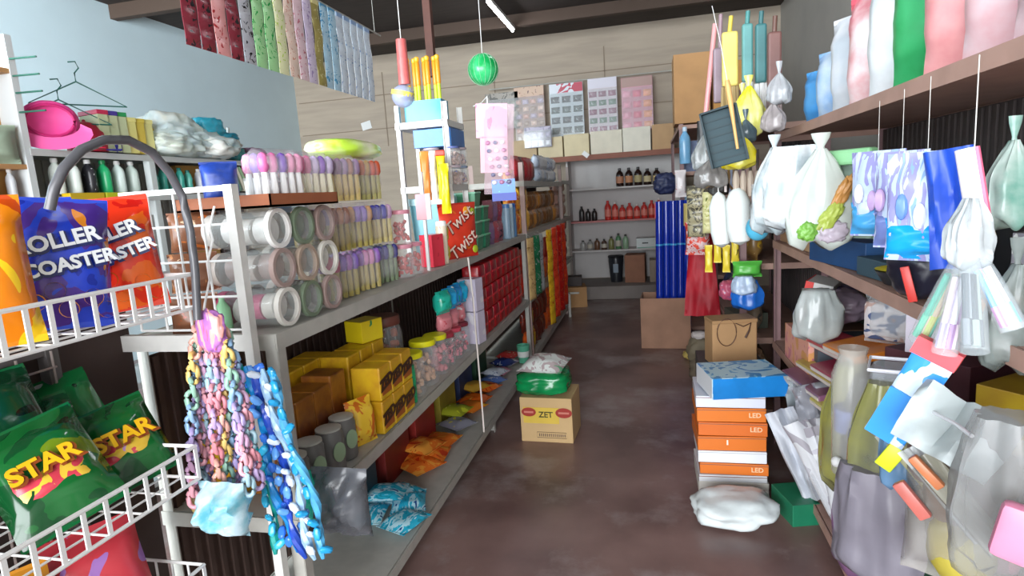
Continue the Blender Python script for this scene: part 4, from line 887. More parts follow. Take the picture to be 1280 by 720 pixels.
for k in range(8):
    bottle('red bottle in the row on the middle white shelf, %s from the left' % ['first', 'second', 'third', 'fourth', 'fifth', 'sixth', 'seventh', 'eighth'][k], 'bottle', (-.56+.1*k, 8.6, 1.047), .046, [.27, .25, .2, .22, .2, .22, .24, .27][k], mat('#c8342c', .3, nz=.2, sc=14), mat(['#c8302c', '#d8d0cc', '#a02820'][k % 3], .3), mat('#d87868', .5), 'red bottles on the middle white shelf', kind=0, sq=.8)
for k in range(3):
    bottle('black bottle at the left end of the middle white shelf, %s' % ['left', 'middle', 'right'][k], 'bottle', (-.93+.09*k, 8.6, 1.047), .038, .17+.04*(k == 0), mat('#26201e', .3), BLACK, kind=0)
for k in range(7):
    bottle('%s bottle on the lower white shelf' % ['clear grey', 'smoky grey', 'brown', 'dark brown', 'olive', 'green', 'pale green'][k], 'bottle', (-.93+.1*k, 8.6, .632), .04, [.14, .15, .16, .15, .18, .22, .2][k], mat(['#9a9894', '#8a8884', '#6a4a34', '#4a3024', '#7a7a4a', '#4a7a50', '#8aa888'][k], .3), mat('#3a3a34', .4), mat('#b8b0a0', .5) if k % 2 else None, kind=0)
t = carton('white box with small dark print on the lower white shelf', 'box', (.0, 8.62, .632), 0, .36, .2, .14, mat('#d4dcda', .5), name='white_box')
obj('green_edge', box(nb(), (0, -.101, .012), (.34, .003, .012)), col('#5a9a80'), t, False)
obj('printed_mark', box(nb(), (-.06, -.101, .075), (.08, .003, .018)), col('#2a2a2c'), t, False)
t = thing('waste_bin', 'black plastic bin standing below the white shelves', 'bin', (-.47, 8.5, .181))
obj('bin_body', lathe(nb(), [(.08, 0), (.105, .3), (.1, .36), (.085, .36)], 20), mat('#26282e', .3), t)
obj('rim', lathe(nb(), [(.108, .34), (.112, .36), (.104, .37)], 20), BLACK, t)
obj('label', box(nb(), (0, -.099, .2), (.07, .006, .12)), mat('#6a7a88', .4), t, False)
carton('reddish brown cardboard box below the white shelves beside the bin', 'box', (-.2, 8.5, .181), R(-4), .27, .3, .38, mat('#a07058', .8, nz=.12), name='cardboard_box')
carton('pale cardboard box right of the reddish brown box', 'box', (.12, 8.5, .181), 0, .26, .3, .3, mat('#a89888', .8, nz=.12), name='cardboard_box')
# sheets of small toys hanging before the back wall
def toysheet(label, x0, y0, x1, y1, body, head, items, rows, cols, Y=8.72, seed=0):
    a, b_ = aY(x0, y0, Y), aY(x1, y1, Y); w = b_.x-a.x; h = a.z-b_.z; h = abs(h)
    t = thing('toy_sheet', label, 'toy sheet', ((a.x+b_.x)/2, Y, max(a.z, b_.z)))
    obj('backing_sheet', box(nb(), (0, .006, -h/2), (w, .004, h)), body, t, False)
    obj('header_card', box(nb(), (0, 0, -h*.09), (w*.98, .006, h*.17)), head, t, False)
    bmq = nb(); pillow(bmq, w/cols*.8, h*.78/rows*.62, .04, nx=4, nz=4, wr=.003); me = None
    for r_ in range(rows):
        for c in range(cols):
            o = None
            mm_ = items[(r_*3+c*2+seed) % len(items)]
            b2 = bmq.copy(); o = obj('toy_pack', b2, mm_, t); o.location = (-w/2+w*(c+.5)/cols, -.012, -h*(.2+.78*(r_+.85)/rows))
    bmq.free()
    obj('clear_cover', box(nb(), (0, -.036, -h*.59), (w, .002, h*.8)), CLEAR, t, False)
    return t
cl = lambda *a: [pm(list(x), 26, .35) for x in a]
toysheet('hanging cluster of orange and red small toy packs, leftmost before the back wall', 642, 110, 683, 176, mat('#a88a80', .5), pm(['#8a5a40', '#c8a890', '#6a4a48'], 12), cl(('#c8543a', '#e0b0a0', '#7a4a58'), ('#d88a6a', '#f0d0c0', '#a83a3a'), ('#8a6a98', '#c8b8d0', '#4a4a78'), ('#5a4a48', '#b89a88', '#c85a3a')), 6, 4)
toysheet('grey and brown cluster of small trinket packs beside the pink blister', 606, 118, 650, 160, mat('#8a8680', .5), pm(['#5a5650', '#9a9288'], 12), cl(('#6a6860', '#a8a898', '#3a3a38'), ('#8a7a68', '#c0b8a8', '#5a4a40')), 3, 4)
toysheet('violet and silver trinket packs hanging below the orange cluster', 655, 160, 690, 183, mat('#7a7488', .5), pm(['#5a5270', '#9a90a8'], 12), cl(('#5a5280', '#b0a8c8', '#3a3a58'), ('#8a8a98', '#e0e0e8', '#4a4a58')), 2, 4, Y=8.28)
toysheet('pale card sheet of sunglasses with blue and crimson header', 686, 106, 731, 168, mat('#c0ccd4', .4), pm(['#4a7ac0', '#b8304a', '#d8dce4', '#8a2a50'], 3, seed=2), cl(('#dfe6ea', '#3a4048', '#c8d0d8'), ('#c8d8d8', '#4a5a58', '#e4e8ea')), 4, 3)
toysheet('pinkish white card sheet of trinkets in the middle of the hanging sheets', 734, 99, 773, 166, mat('#d4c8d0', .4), mat('#d8d4e0', .4), cl(('#e4dce4', '#9a5a78', '#f0ecf0'), ('#d8d0dc', '#6a8a78', '#e8e4ec')), 5, 3)
toysheet('orange and pink toy sheet, rightmost of the hanging sheets', 776, 98, 817, 162, mat('#c87a90', .4), mat('#b09088', .5), cl(('#e8903a', '#e05a80', '#f0c078'), ('#e05a90', '#f0a0b8', '#d83a60'), ('#e8486a', '#f4a070', '#d87a98')), 4, 3, seed=1)
solo('hanging_rail', cyl(nb(), (-2.2, 0, 0), (.4, 0, 0), .008), steel, 'thin rail before the back wall carrying the toy sheets', 'rail', (0, 8.74, 3.0))
solo('price_tag', box(nb(), (0, 0, 0), (.09, .004, .06), T(ry=R(40))), WHITE, 'small white tag stuck on the brown beam', 'tag', aY(732, 193, 8.27))

# ------------------------------------------------------------ right side of the aisle
wood = mat('#b08c7e', .6, nz=.15, sc=8)
rack('near right rack with wooden boards and rusty pink posts', 1.2, .66, 1.05, 3.5, (.1, .6, 1.16, 1.72), pinkst, wood, 2.1, lip=.04, back=(.1, 1.7, mat('#4a4240', .8, nz=.2)), posts=[(.66, 3.5, 2.1), (1.2, 3.5, 2.1), (1.2, 1.05, 2.1), (.66, 1.05, 1.72)])
rack('middle right rack between the near rack and the blue rolls', 1.0, .52, 3.75, 5.3, (.1, .55, 1.0, 1.4, 1.8), pinkst, wood, 2.0, lip=.035, back=(.1, 1.8, mat('#4a4240', .8, nz=.2)))
rack('far right rack carrying cardboard boxes up high', .85, .3, 6.0, 8.1, (.1, .6, 1.1, 1.6, 2.03), pinkst, wood, 2.04, lip=.035, back=(.1, 2.0, mat('#5a5048', .8, nz=.2)))
# cardboard boxes up high
carton('large tan cardboard box high on the far right rack', 'box', (.42, 6.2, 2.045), 0, .32, .4, .62, CARD, name='cardboard_box', tape=mat('#c8a878', .4))
carton('narrower ochre cardboard box right of the large tan one', 'box', (.73, 6.22, 2.045), R(3), .26, .4, .52, mat('#b8874a', .8, nz=.12), name='cardboard_box')
carton('tan cardboard box behind the tall ones on the far right rack', 'box', (.5, 7.1, 2.045), 0, .34, .4, .4, CARD2, name='cardboard_box')
for k in range(9):
    cs = [['#3a4a78', '#8a98b8', '#c8d0dc'], ['#4a8ab8', '#b8d4e4', '#2a5a98'], ['#c84a50', '#e8d0c8', '#8a3038']][k % 3]
    pouch('packet on the %s board of the far right rack, %s' % (['top', 'second', 'third'][k//3], ['front blue grey', 'sky blue', 'red and cream'][k % 3]), 'packet', (.42+.03*(k % 2), 6.1+.22*(k % 3), [1.602, 1.102, .602][k//3]), R(-30), .2, .28, .1, pm(cs, 14, seed=k), seed=k, name='packet')
# bottles and dark bag hung at the near end of the far right rack
bottle('light blue bottle hanging under the large tan box', 'bottle', aY(856, 205, 5.95)+V((0, -.08, 0)), .05, .33, mat('#7ab4dc', .2, nz=.2), mat('#c8dcec', .3), kind=0)
solo('navy_bundle', lump(nb(), .22, .16, .2, amp=.3, seed=71), mat('#2a3358', .5, nz=.3, sc=12), 'navy blue bundle hanging left of the far right rack', 'bundle', aY(832, 243, 5.9))
pouch('pink and white pack hanging on the far right rack post', 'pack', aY(851, 246, 5.8), 0, .1, .24, .05, pm(['#d8909a', '#e8e0e0', '#b85a68'], 14), seed=3, name='pack')
# blue foil rolls in a carton
t = thing('roll_carton', 'worn open cardboard carton holding the blue foil rolls', 'carton', (.13, 5.72, 0), R(-3))
cm = mat('#a88068', .8, nz=.2, sc=5)
for a, b_, c, d in ((0, -.17, .44, .008), (0, .17, .44, .008), (-.218, 0, .008, .34), (.218, 0, .008, .34)): obj('carton_side', box(nb(), (a, b_, .235), (c, d, .47)), cm, t, False)
obj('carton_bottom', box(nb(), (0, 0, .006), (.43, .33, .012)), cm, t, False)
for k in range(5):
    r_ = .034
    t = thing('foil_roll', 'tall shiny royal blue foil roll standing in the carton, %s' % ['leftmost', 'second from left', 'middle', 'second from right', 'rightmost with yellow label'][k], 'roll', (.07+.062*k, 5.64+.03*(k % 2), .015), 0, 'blue foil rolls in the carton', ry=R(1))
    obj('roll_body', lathe(nb(), [(r_, 0), (r_, 1.33), (r_*.6, 1.33), (r_*.6, 1.3)], 18), mat('#1430a0', .12, nz=.2, sc=6, stretch=(8, 8, .3), coat=.5), t)
    obj('band', lathe(nb(), [(r_*1.03, .93), (r_*1.03, .945)], 18, cap=False), mat('#3a98c8', .3), t)
    if k == 4: obj('yellow_label', lathe(nb(), [(r_*1.03, 1.1), (r_*1.03, 1.3)], 18, cap=False), mat('#c8b46a', .5), t)
    if k == 0: obj('red_edge', box(nb(), (-r_, 0, 1.25), (.008, .02, .14)), mat('#c82a30', .4), t, False)
for k, (x, y, s, c, lb) in enumerate(((.42, 4.95, .24, '#8a7f68', 'olive grey sack on the floor beside the roll carton'), (.38, 4.5, .2, '#756a58', 'brown grey sack on the floor behind the paper bag'), (.33, 5.2, .13, '#c8b060', 'yellowish crumpled paper on the floor in front of the roll carton'), (.36, 4.8, .1, '#d8d0cc', 'small white plastic cup shaped bundle near the sacks'))):
    solo('sack' if k < 2 else 'paper_bundle', lump(nb(), s*1.2, s, s*(1.1 if k < 2 else .6), amp=.2, seed=k+80), mat(c, .7, nz=.2), lb, 'sack' if k < 2 else 'bundle', (x, y, 0 if k != 3 else .28))
# red cloth hanging
solo('red_cloth', sheet(nb(), .26, .62, amp=.06, fr=5, seed=12, taper=.35), mat('#c01f30', .55, nz=.3, sc=5), 'red cloth hanging in folds right of the blue foil rolls', 'cloth', aY(876, 292, 4.6), R(-14))
pouch('shiny red net bag with white pieces hanging above the red cloth', 'bag', aY(872, 318, 4.3), R(-20), .17, .22, .08, pm(['#c82a34', '#e8c8c8', '#e85a4a', '#a81c28'], 22, .2), seed=6, name='net_bag')
strip_ = thing('sachet_strip', 'speckled black and cream sachet strip hanging left of the white cotton rolls', 'sachet strip', aY(870, 232, 4.2), R(-15))
obj('sachets', strip_bm(.12, .34, 4, d=.03, seed=4), pm(['#3a3830', '#a8a080', '#5a5648', '#c8c8a0'], 20), strip_)
strip_ = thing('sachet_strip', 'yellow green sachet strip hanging beside the speckled black one', 'sachet strip', aY(884, 240, 4.0), R(-15))
obj('sachets', strip_bm(.06, .26, 4, d=.03, seed=6), pm(['#a8b04a', '#e0dca0', '#6a7a3a'], 20), strip_)
# brooms, mops and a dustpan hanging from a rail
solo('hanging_rail', cyl(nb(), (.3, 3.3, 2.55), (.95, 3.3, 2.55), .012), steel, 'steel rail under the roof from which the brooms hang', 'rail')
for x in (.34, .9): solo('rail_wire', cyl(nb(), (x, 3.3, 2.56), (x, 3.3, ZT-.142), .003), steel, 'wire holding the broom rail, %s' % ('left' if x < .5 else 'right'), 'wire')
def broom(label, x0, y0, x1, y1, Y, hc, cc, w=.04, L=.3, hr=.011, bris=None):
    a, b_ = aY(x0, y0, Y), aY(x1, y1, Y); t = thing('broom', label, 'broom', a)
    d = b_-a
    obj('handle', cyl(nb(), (0, 0, 0), d, hr), mat(hc, .35), t)
    if cc:
        bm = nb(); box(bm, (0, 0, -L*.5), (w*2, .04, L), bev=.01); obj('broom_head', bm, mat(cc, .5, nz=.2), t, False)
    if bris:
        bm = nb()
        for i in range(14): cyl(bm, (-w+2*w*i/13, random.uniform(-.01, .01), -L), (-w*1.15+2.3*w*i/13, random.uniform(-.02, .02), -L-.14), .0035, seg=5)
        q = obj('bristles', bm, mat(bris, .6), t); q['kind'] = 'stuff'
    return t
broom('pink broom handle leaning beside the ochre box', 882, 146, 894, 30, 3.6, '#e8a0a0', None, hr=.014)
broom('yellow broom head hanging above the dark dustpan', 912, 40, 914, 20, 3.3, '#d8c050', '#e8d070', .038, .26, bris='#a89060')
broom('teal brush head with white bristles, left of two', 934, 30, 935, 14, 3.25, '#4a8a88', '#5f9a98', .025, .27, bris='#e8e8e4')
broom('dark teal brush head with white bristles, right of two', 951, 30, 952, 14, 3.2, '#3a6a6c', '#3f7678', .025, .27, bris='#e0e0e0')
broom('brown brush hanging right of the teal brushes', 968, 40, 969, 20, 3.15, '#6a4a40', '#7a5550', .03, .28, bris='#8a7a78')
broom('mauve broom hanging behind the yellow broom head', 900, 60, 901, 18, 3.5, '#9a8088', '#9a8690', .035, .28)
t = thing('dustpan', 'dark teal dustpan hanging in front of the clear bags', 'dustpan', aY(903, 132, 2.75), R(-10), ry=R(-12))
w_, h_ = .145, .235
obj('pan', box(nb(), (-.02, 0, -h_/2-.01), (w_, .012, h_), bev=.004), mat('#0d333c', .6), t, False)
for s in (-1, 1): obj('pan_side', box(nb(), (-.02+s*w_/2, -.02, -h_/2-.01), (.008, .045, h_)), mat('#0c2a32', .6), t, False)
obj('pan_lip', box(nb(), (-.02, -.02, -.012), (w_, .045, .008)), mat('#0c2a32', .6), t, False)
bm = nb()
for i in range(6): box(bm, (-.02, -.008, -.05-i*.033), (w_*.9, .004, .006))
obj('ribs', bm, mat('#0c2c34', .6), t, False)
t = thing('wooden_brush', 'beige wooden brush handle hanging across the edge of the dustpan', 'handle', aY(922, 186, 2.68), 0, ry=R(-8))
obj('grip', lathe(nb(), [(.006, 0), (.007, .1), (.011, .2), (.012, .25), (.008, .28)], 10), mat('#d8a868', .5), t)
obj('cord', tube(nb(), [(0, 0, .28), (0, .02, .42), (0, .1, .6)], .0015, 5), WHITE, t)
solo('black_pan', sheet(nb(), .1, .2, amp=.02, seed=9, th=.01), mat('#14181c', .4), 'black plastic sheet hanging behind the dustpan', 'sheet', aY(884, 150, 3.3), R(-5))
# clear and yellow bags
def hang(label, px, py, Y, w, h, d, m_, seed, cat='bag', name='plastic_bag', cont=None, amp=.2, rz=0, top=True):
    t = thing(name, label, cat, aY(px, py, Y), rz)
    obj('bag_body', gather(nb(), w, h, d, seed, n=5+seed % 4, fl=.08+amp*.3, top=.14 if top else .6), m_, t)
    if top:
        bm = nb(); lathe(bm, [(w*.08, -.01), (w*.05, .006), (w*.13, .035), (w*.15, .05)], 10, T(0, 0, 0), sq=.5, cap=False)
        obj('gathered_top', bm, m_, t)
    if cont:
        for i, (c, x, z, r_, s3) in enumerate(cont): obj('content', ball(nb(), (x, 0, z), r_, seg=10, sc=s3), mat(c, .4, nz=.2, sc=20), t)
    return t
hang('crumpled clear bag hanging left of the dustpan', 882, 168, 3.2, .12, .17, .08, mat('#b0b4b4', .15, alpha=.75, nz=.3, sc=18), 91, amp=.35)
hang('smoky clear bag hanging under the dustpan', 888, 200, 3.15, .15, .13, .08, mat('#8a8683', .15, alpha=.85, nz=.4, sc=18), 92, amp=.35)
hang('lemon yellow bag hanging upper right of the dustpan', 936, 108, 3.1, .14, .22, .08, mat('#e2dc2e', .25, nz=.3, sc=10, col2='#f0ee9a'), 93, amp=.35)
hang('pale yellow bag hanging just right of the wooden handle', 928, 118, 3.15, .1, .15, .06, mat('#dcd884', .3, nz=.3, sc=12), 94, amp=.3)
hang('bright yellow bag hanging below the dustpan corner', 922, 168, 3.0, .15, .15, .07, mat('#ecd80a', .25, nz=.25, sc=10, col2='#d8d060'), 95, amp=.3)
hang('grey green small bag hanging between the yellow bags', 932, 150, 3.05, .09, .1, .05, mat('#5a6c74', .2, nz=.3, sc=14), 96)
hang('clear knotted bag hanging from a cord near the blue bag', 974, 92, 2.8, .09, .12, .06, mat('#c8ccd0', .12, alpha=.6, nz=.2, sc=20), 97, amp=.4)
hang('clear striped bag hanging lower near the blue bag', 966, 130, 2.8, .09, .11, .06, mat('#b8b0b0', .12, alpha=.7, nz=.3, sc=20), 98, amp=.4)
for k in range(4):
    t = thing('brush', 'thin brush with pale bristles hanging under the yellow bags, %s' % ['leftmost', 'second', 'third', 'rightmost'][k], 'brush', aY(920+k*9, 192, 3.1), 0, 'thin brushes under the yellow bags')
    obj('handle', cyl(nb(), (0, 0, -.08), (0, 0, .02), .006), mat('#4a4038', .5), t); obj('bristles', lathe(nb(), [(.012, -.2), (.017, -.12), (.008, -.08)], 8), mat('#b8a898', .7), t)
# cotton rolls and blue ball
for k, (px, rr_) in enumerate(((898, .05), (921, .058))):
    t = thing('cotton_roll', 'long soft white cotton roll hanging in clear wrap, %s of two' % ['left', 'right'][k], 'cotton roll', aY(px, 240-k*6, 3.2-.1*k), 0, ry=R(-3))
    obj('roll_body', lathe(nb(), [(.006, 0), (rr_*.6, -.02), (rr_, -.07), (rr_*1.02, -.2), (rr_*.8, -.26), (.006, -.28)][::-1], 16), mat('#e8efec', .8, nz=.06), t)
    obj('hang_cord', cyl(nb(), (0, 0, 0), (0, 0, .2), .003), WHITE, t)
t = thing('blue_ball', 'sky blue balloon shaped pack hanging by the near rack post', 'pack', aY(947, 285, 2.95), 0)
obj('ball_body', ball(nb(), (0, 0, 0), .053, seg=18, sc=(1, .9, 1.1)), mat('#5cc0e4', .2, nz=.15, sc=14), t)
obj('clear_neck', lathe(nb(), [(.03, .045), (.035, .09), (.02, .14), (.03, .2)], 12, cap=False), FILM, t)
# big clear white bags
wp = mat('#e8eef0', .25, alpha=.9, nz=.12, sc=14, col2='#bccdd2', bump=.7)
hang('tall cloudy white plastic bag hanging beside the near rack post', 968, 184, 2.7, .17, .34, .1, wp, 101, amp=.22, rz=R(8))
hang('wide white plastic bag with pale blue tint under the upper board', 1000, 182, 2.45, .24, .3, .1, wp, 102, amp=.3, top=False)
t = hang('clear bag with green and orange print hanging above the blue box', 1026, 186, 2.15, .2, .31, .08, mat('#d4dcd4', .2, alpha=.85, nz=.15, sc=8), 103, amp=.18)
p = t.location
obj('green_print', lump(nb(), .06, .03, .06, T(-.045, -.036, -.29), amp=.4, seed=3, flat=False), mat('#78b04a', .4, nz=.2, sc=20), t)
obj('lime_print', lump(nb(), .05, .03, .11, T(-.01, -.042, -.26, ry=R(35)), amp=.4, seed=5, flat=False), mat('#a8b850', .4, nz=.2, sc=20), t)
obj('orange_print', lump(nb(), .04, .03, .12, T(.03, -.038, -.2, ry=R(25)), amp=.4, seed=6, flat=False), mat('#c08848', .4, nz=.2, sc=20), t)
obj('lilac_print', lump(nb(), .09, .03, .07, T(.03, -.036, -.3), amp=.3, seed=8, flat=False), mat('#b8acb8', .4, nz=.2, sc=20), t)
t = thing('green_bag', 'pale green topped dark see-through bag hanging left of the sky blue bags', 'bag', aX(1066, 192, .64), R(-50))
obj('bag_body', pillow(nb(), .16, .26, .06, T(0, 0, -.27), seed=5), mat('#56605a', .25, nz=.35, sc=8, col2='#8aa090'), t)
obj('green_top', box(nb(), (0, -.005, -.01), (.15, .05, .05), bev=.01), mat('#8fc894', .35, nz=.15), t, False)
obj('white_edge', box(nb(), (-.08, -.01, -.13), (.006, .03, .26)), WHITE, t, False)
# sky blue bags
for k, (px, Y_, w_, c1, c2) in enumerate(((1098, .62, .14, '#9ab8dc', '#4aa0d8'), (1128, .6, .12, '#b8b8dc', '#7a8ac8'), (1160, .58, .16, '#8fb0dc', '#1ea4ec'))):
    a = aX(px, 186, Y_)
    t = thing('blue_pack', 'sky blue and lilac pack of toys hanging under the upper board, %s of three' % ['left', 'middle', 'right'][k], 'pack', a, R(-42), 'sky blue packs under the upper board')
    obj('bag_body', pillow(nb(), w_, .235, .05, T(0, 0, -.24), seed=k+40, wr=.01), pm([c1, '#c4d4ea', '#9a98cc', c1], 16, .15, stretch=(2.5, 1, .35), seed=k), t)
    obj('blue_base', pillow(nb(), w_*.98, .09, .055, T(0, -.003, -.235), seed=k+50, wr=.006), mat(c2, .2, nz=.15), t)
    for q_ in range(3): obj('toy_piece', ball(nb(), (-.035+.035*q_, -.03, -.12-.02*(q_ % 2)), .016, seg=8, sc=(.8, .5, 1.8)), mat(['#e8ecf4', '#c8a8d8', '#6a90d0'][(q_+k) % 3], .25), t)
    obj('hang_cord', cyl(nb(), (0, 0, -.01), (0, .0, 1.685-a.z), .0007), OFFW, t)
a = aX(1184, 186, .58)
solo('royal_blue_bag', sheet(nb(), .085, .24, amp=.03, seed=8, th=.012), mat('#2450c0', .4, nz=.2, sc=6), 'royal blue folded cloth bag hanging right of the sky blue packs', 'bag', a, R(-40), ry=R(-6))
t = thing('foam_tube', 'white and pink foam tube hanging at the right above the pen bundle', 'tube', aX(1207, 186, .56), R(-30), ry=R(-10))
obj('tube_body', cyl(nb(), (0, 0, 0), (0, 0, -.13), .017, seg=14), mat('#f0e8ec', .4), t)
obj('pink_side', cyl(nb(), (.014, -.002, 0), (.014, -.002, -.128), .007, seg=8), mat('#e06a88', .4), t)
for k in range(1):
    pouch('bright pink and red flat pack behind the sky blue packs', 'pack', aX(1172, 305, .8), R(-50), .15, .03, .1, mat('#e02878', .35, nz=.2), seed=3, name='pink_pack')

# upper board goods (z 1.72)
up = [('sky blue bag at the far end of the upper board', '#3f90d8', '#58a8e8', .22), ('blue and white bag on the upper board beside the sky blue one', '#4a98dc', '#c8d8e8', .26), ('white plastic pack on the upper board', '#dcdce0', '#c0c8d0', .34), ('rose and white pack on the upper board', '#d85a6a', '#eee0e0', .36), ('grey white pack on the upper board', '#c8ccd0', '#e8ecee', .38), ('emerald green pack on the upper board', '#1f8a48', '#3aa868', .4), ('salmon pink pack on the upper board', '#d0787c', '#e8a8a8', .4), ('pale pink pack nearest on the upper board', '#cc8088', '#d8c0c4', .4), ('mauve pack at the near end of the upper board', '#a87880', '#c8b0b4', .4)]
for k, (lb, c1, c2, h_) in enumerate(up):
    pouch(lb, 'pack', (.76, 2.93-.2*k, 1.722), R(-60), .22, h_, .11, mat(c1, .3, nz=.3, sc=6, col2=c2), seed=k+7, name='plastic_pack')
# board z=1.16
ZR = 1.162
for k in range(4):
    carton('cream wooden block on the near right board by the post, %s' % ['farthest', 'second', 'third', 'nearest'][k], 'block', (.74, 3.35-.17*k, ZR), R(-88), .16, .12, .11+.01*k, mat(['#b08a68', '#c8aa84', '#c0a078', '#b89470'][k], .7, nz=.1), 'cream blocks on the near right board', name='wooden_block')
carton('dark blue flat box on the near right board under the green print bag', 'box', (.76, 2.42, ZR), R(-80), .42, .2, .1, mat('#234a78', .5, nz=.15), name='blue_box')
carton('dusky teal flat box next to the dark blue one', 'box', (.79, 2.1, ZR), R(-84), .2, .22, .06, mat('#39505c', .5), name='teal_box')
t = thing('yellow_lid_tray', 'black tray with a yellow lid on the near right board', 'tray', (.74, 1.97, ZR))
obj('tray_body', lathe(nb(), [(.06, 0), (.085, .04), (.08, .04)], 18), mat('#26282c', .4), t); obj('lid', lathe(nb(), [(.06, .04), (.085, .045), (.05, .055)], 18), mat('#c8b81e', .4), t)
solo('black_bag', lump(nb(), .14, .16, .17, amp=.15, seed=52), mat('#1f2030', .35, nz=.3, sc=8), 'black plastic bag hanging below the sky blue packs', 'bag', aX(1152, 372, .68), R(20))
carton('tan wooden board end lying under the pink pack', 'board', (.8, 1.72, ZR), R(-80), .3, .2, .03, mat('#b88a5a', .6), name='wooden_board')
solo('red_tag', box(nb(), (0, 0, .04), (.02, .006, .09), bev=.002), mat('#c8342c', .4), 'small red tag leaning against the black bag', 'tag', aX(1141, 375, .63), R(-30), ry=R(-14))
# deeper goods at the right edge
t = carton('white printed box with grey pictures on the upper right ledge', 'box', (1.0, 1.62, 1.195), R(-62), .3, .12, .13, pm(['#d0d4d2', '#8a8a92', '#e4e6e4'], 9, .4), name='white_box')
carton('lime edged ledge tray under the white printed box', 'tray', (1.0, 1.62, ZR), R(-62), .34, .16, .03, mat('#a8b878', .5), name='lime_tray')
t = thing('sun_hat', 'mustard yellow cap on the white printed box at the right edge', 'cap', (1.0, 1.66, 1.33), R(-60))
obj('crown', lathe(nb(), [(.075, 0), (.072, .03), (.05, .06), (.003, .07)], 18), mat('#e0a41c', .6, nz=.15), t); obj('visor', box(nb(), (0, -.09, .006), (.11, .06, .006), bev=.002), mat('#d89a1c', .6), t)
carton('dark brown box behind the mustard yellow cap', 'box', (1.12, 1.75, ZR), R(-62), .3, .1, .3, mat('#5a4038', .6), name='dark_box')
hang('grey clear bag hanging at the right edge beside the pen bundle', 1272, 330, 1.3, .1, .2, .06, mat('#8a9490', .2, alpha=.7, nz=.3, sc=14), 110)
hang('milky green bag hanging at the top right edge', 1268, 175, 1.5, .09, .18, .06, mat('#b8c8c0', .2, alpha=.85, nz=.3, sc=10, col2='#5a9a88'), 111)
# bundle of pens in clear tubes
tops = aX(1214, 262, .55)
t = thing('pen_bundle', 'bundle of long clear tubes of coloured pens splaying from a white knot', 'pen bundle', tops)
obj('white_knot', gather(nb(), .068, .12, .05, 3, n=9, fl=.22, top=.3, mt=T(0, 0, .02)), mat('#bcc2c4', .2, alpha=.85, nz=.25, sc=20), t)
ends = [((1150, 425), ['#20c0a0', '#5ad8b0', '#e8d0b0', '#d8e060']), ((1180, 442), ['#f0d8e4', '#b8a8c8', '#e8e8ee', '#a050b0']), ((1218, 440), ['#5a6068', '#8a9098', '#3a4048', '#98a8a0']), ((1268, 412), ['#5ab0e0', '#c880c0', '#a8d0e8', '#e8eef2'])]
for k, (e, cs) in enumerate(ends):
    q = aX(e[0], e[1], .52 if k < 3 else .6)-tops; st = V((0, 0, -.06)); d = (q-st)
    bm = nb(); tube(bm, [st+d*f for f in (0, .15, .4, .7, .95, 1)], lambda u: .009+.012*math.sin(min(1, u*1.6)*PI*.5), 12)
    obj('clear_tube', bm, mat('#dfe8ec', .06, alpha=.28), t)
    pr = d.normalized().cross(V((0, 1, 0))).normalized()
    for j in range(4):
        off = pr*(-.0115+.0077*j)+V((0, .005*(j % 2), 0))
        obj('pen', cyl(nb(), st+d*.3+off*.8, st+d*.93+off, .0052, seg=8), mat(cs[j], .25), t)
        obj('pen_cap', cyl(nb(), st+d*.72+off*.95, st+d*.95+off, .0062, seg=8), mat(cs[(j+1) % 4], .25), t)
obj('neck_cord', cyl(nb(), (0, 0, .02), (0, 0, 1.68-tops.z), .001), OFFW, t)
t = thing('notebook_pack', 'blue and white pack with a red top hanging below the pen bundle', 'pack', aX(1178, 432, .53), R(-35), ry=R(24))
obj('pack_body', pillow(nb(), .075, .23, .02, T(0, 0, -.23), seed=4), pm(['#dfe4ee', '#c8d8ec', '#3a90dc', '#e8ecf4'], 5, .25, stretch=(1, 1, .6), seed=1), t)
obj('red_top', box(nb(), (0, -.006, -.015), (.078, .022, .035)), mat('#dc5058', .4), t, False); obj('blue_band', box(nb(), (-.01, -.012, -.17), (.05, .006, .11)), mat('#2f8ad8', .35), t, False)

# lower board z=.6 goods
ZL = .602
t = thing('red_white_box', 'tall red sided white box leaning at the far end of the lower right board', 'box', (.73, 2.98, ZL+.175), R(-25), rx=0, ry=R(12))
obj('box_body', box(nb(), (0, 0, .12), (.11, .2, .25), bev=.003), mat('#dcdcd8', .5), t, False); obj('red_side', box(nb(), (-.04, -.102, .12), (.03, .003, .25)), mat('#d8261c', .4), t, False); obj('red_edge', box(nb(), (-.057, 0, .12), (.004, .2, .25)), mat('#d8261c', .4), t, False)
carton('pink patterned long pack lying along the lower right board edge', 'pack', (.74, 2.98, ZL), R(-88), .4, .16, .17, pm(['#c8788a', '#e0a090', '#d89a60', '#b0607a'], 8, .35), name='long_pack')
hang('clear bag bulging beside the red sided box', 1022, 362, 2.55, .17, .2, .12, mat('#b4bcba', .15, alpha=.8, nz=.2, sc=10), 120, top=False)
t = thing('wrapped_cloth', 'clear wrapped folded cloth with small dark print beside the white box', 'cloth', (.84, 2.28, 1.0), R(-40))
obj('cloth', box(nb(), (0, 0, -.02), (.2, .12, .14), bev=.02), pm(['#b89a90', '#d0c8c8', '#4a5a80', '#a87a60'], 14, .4), t, False); obj('wrap', pillow(nb(), .23, .19, .15, T(0, 0, -.11), seed=3), FILM, t)
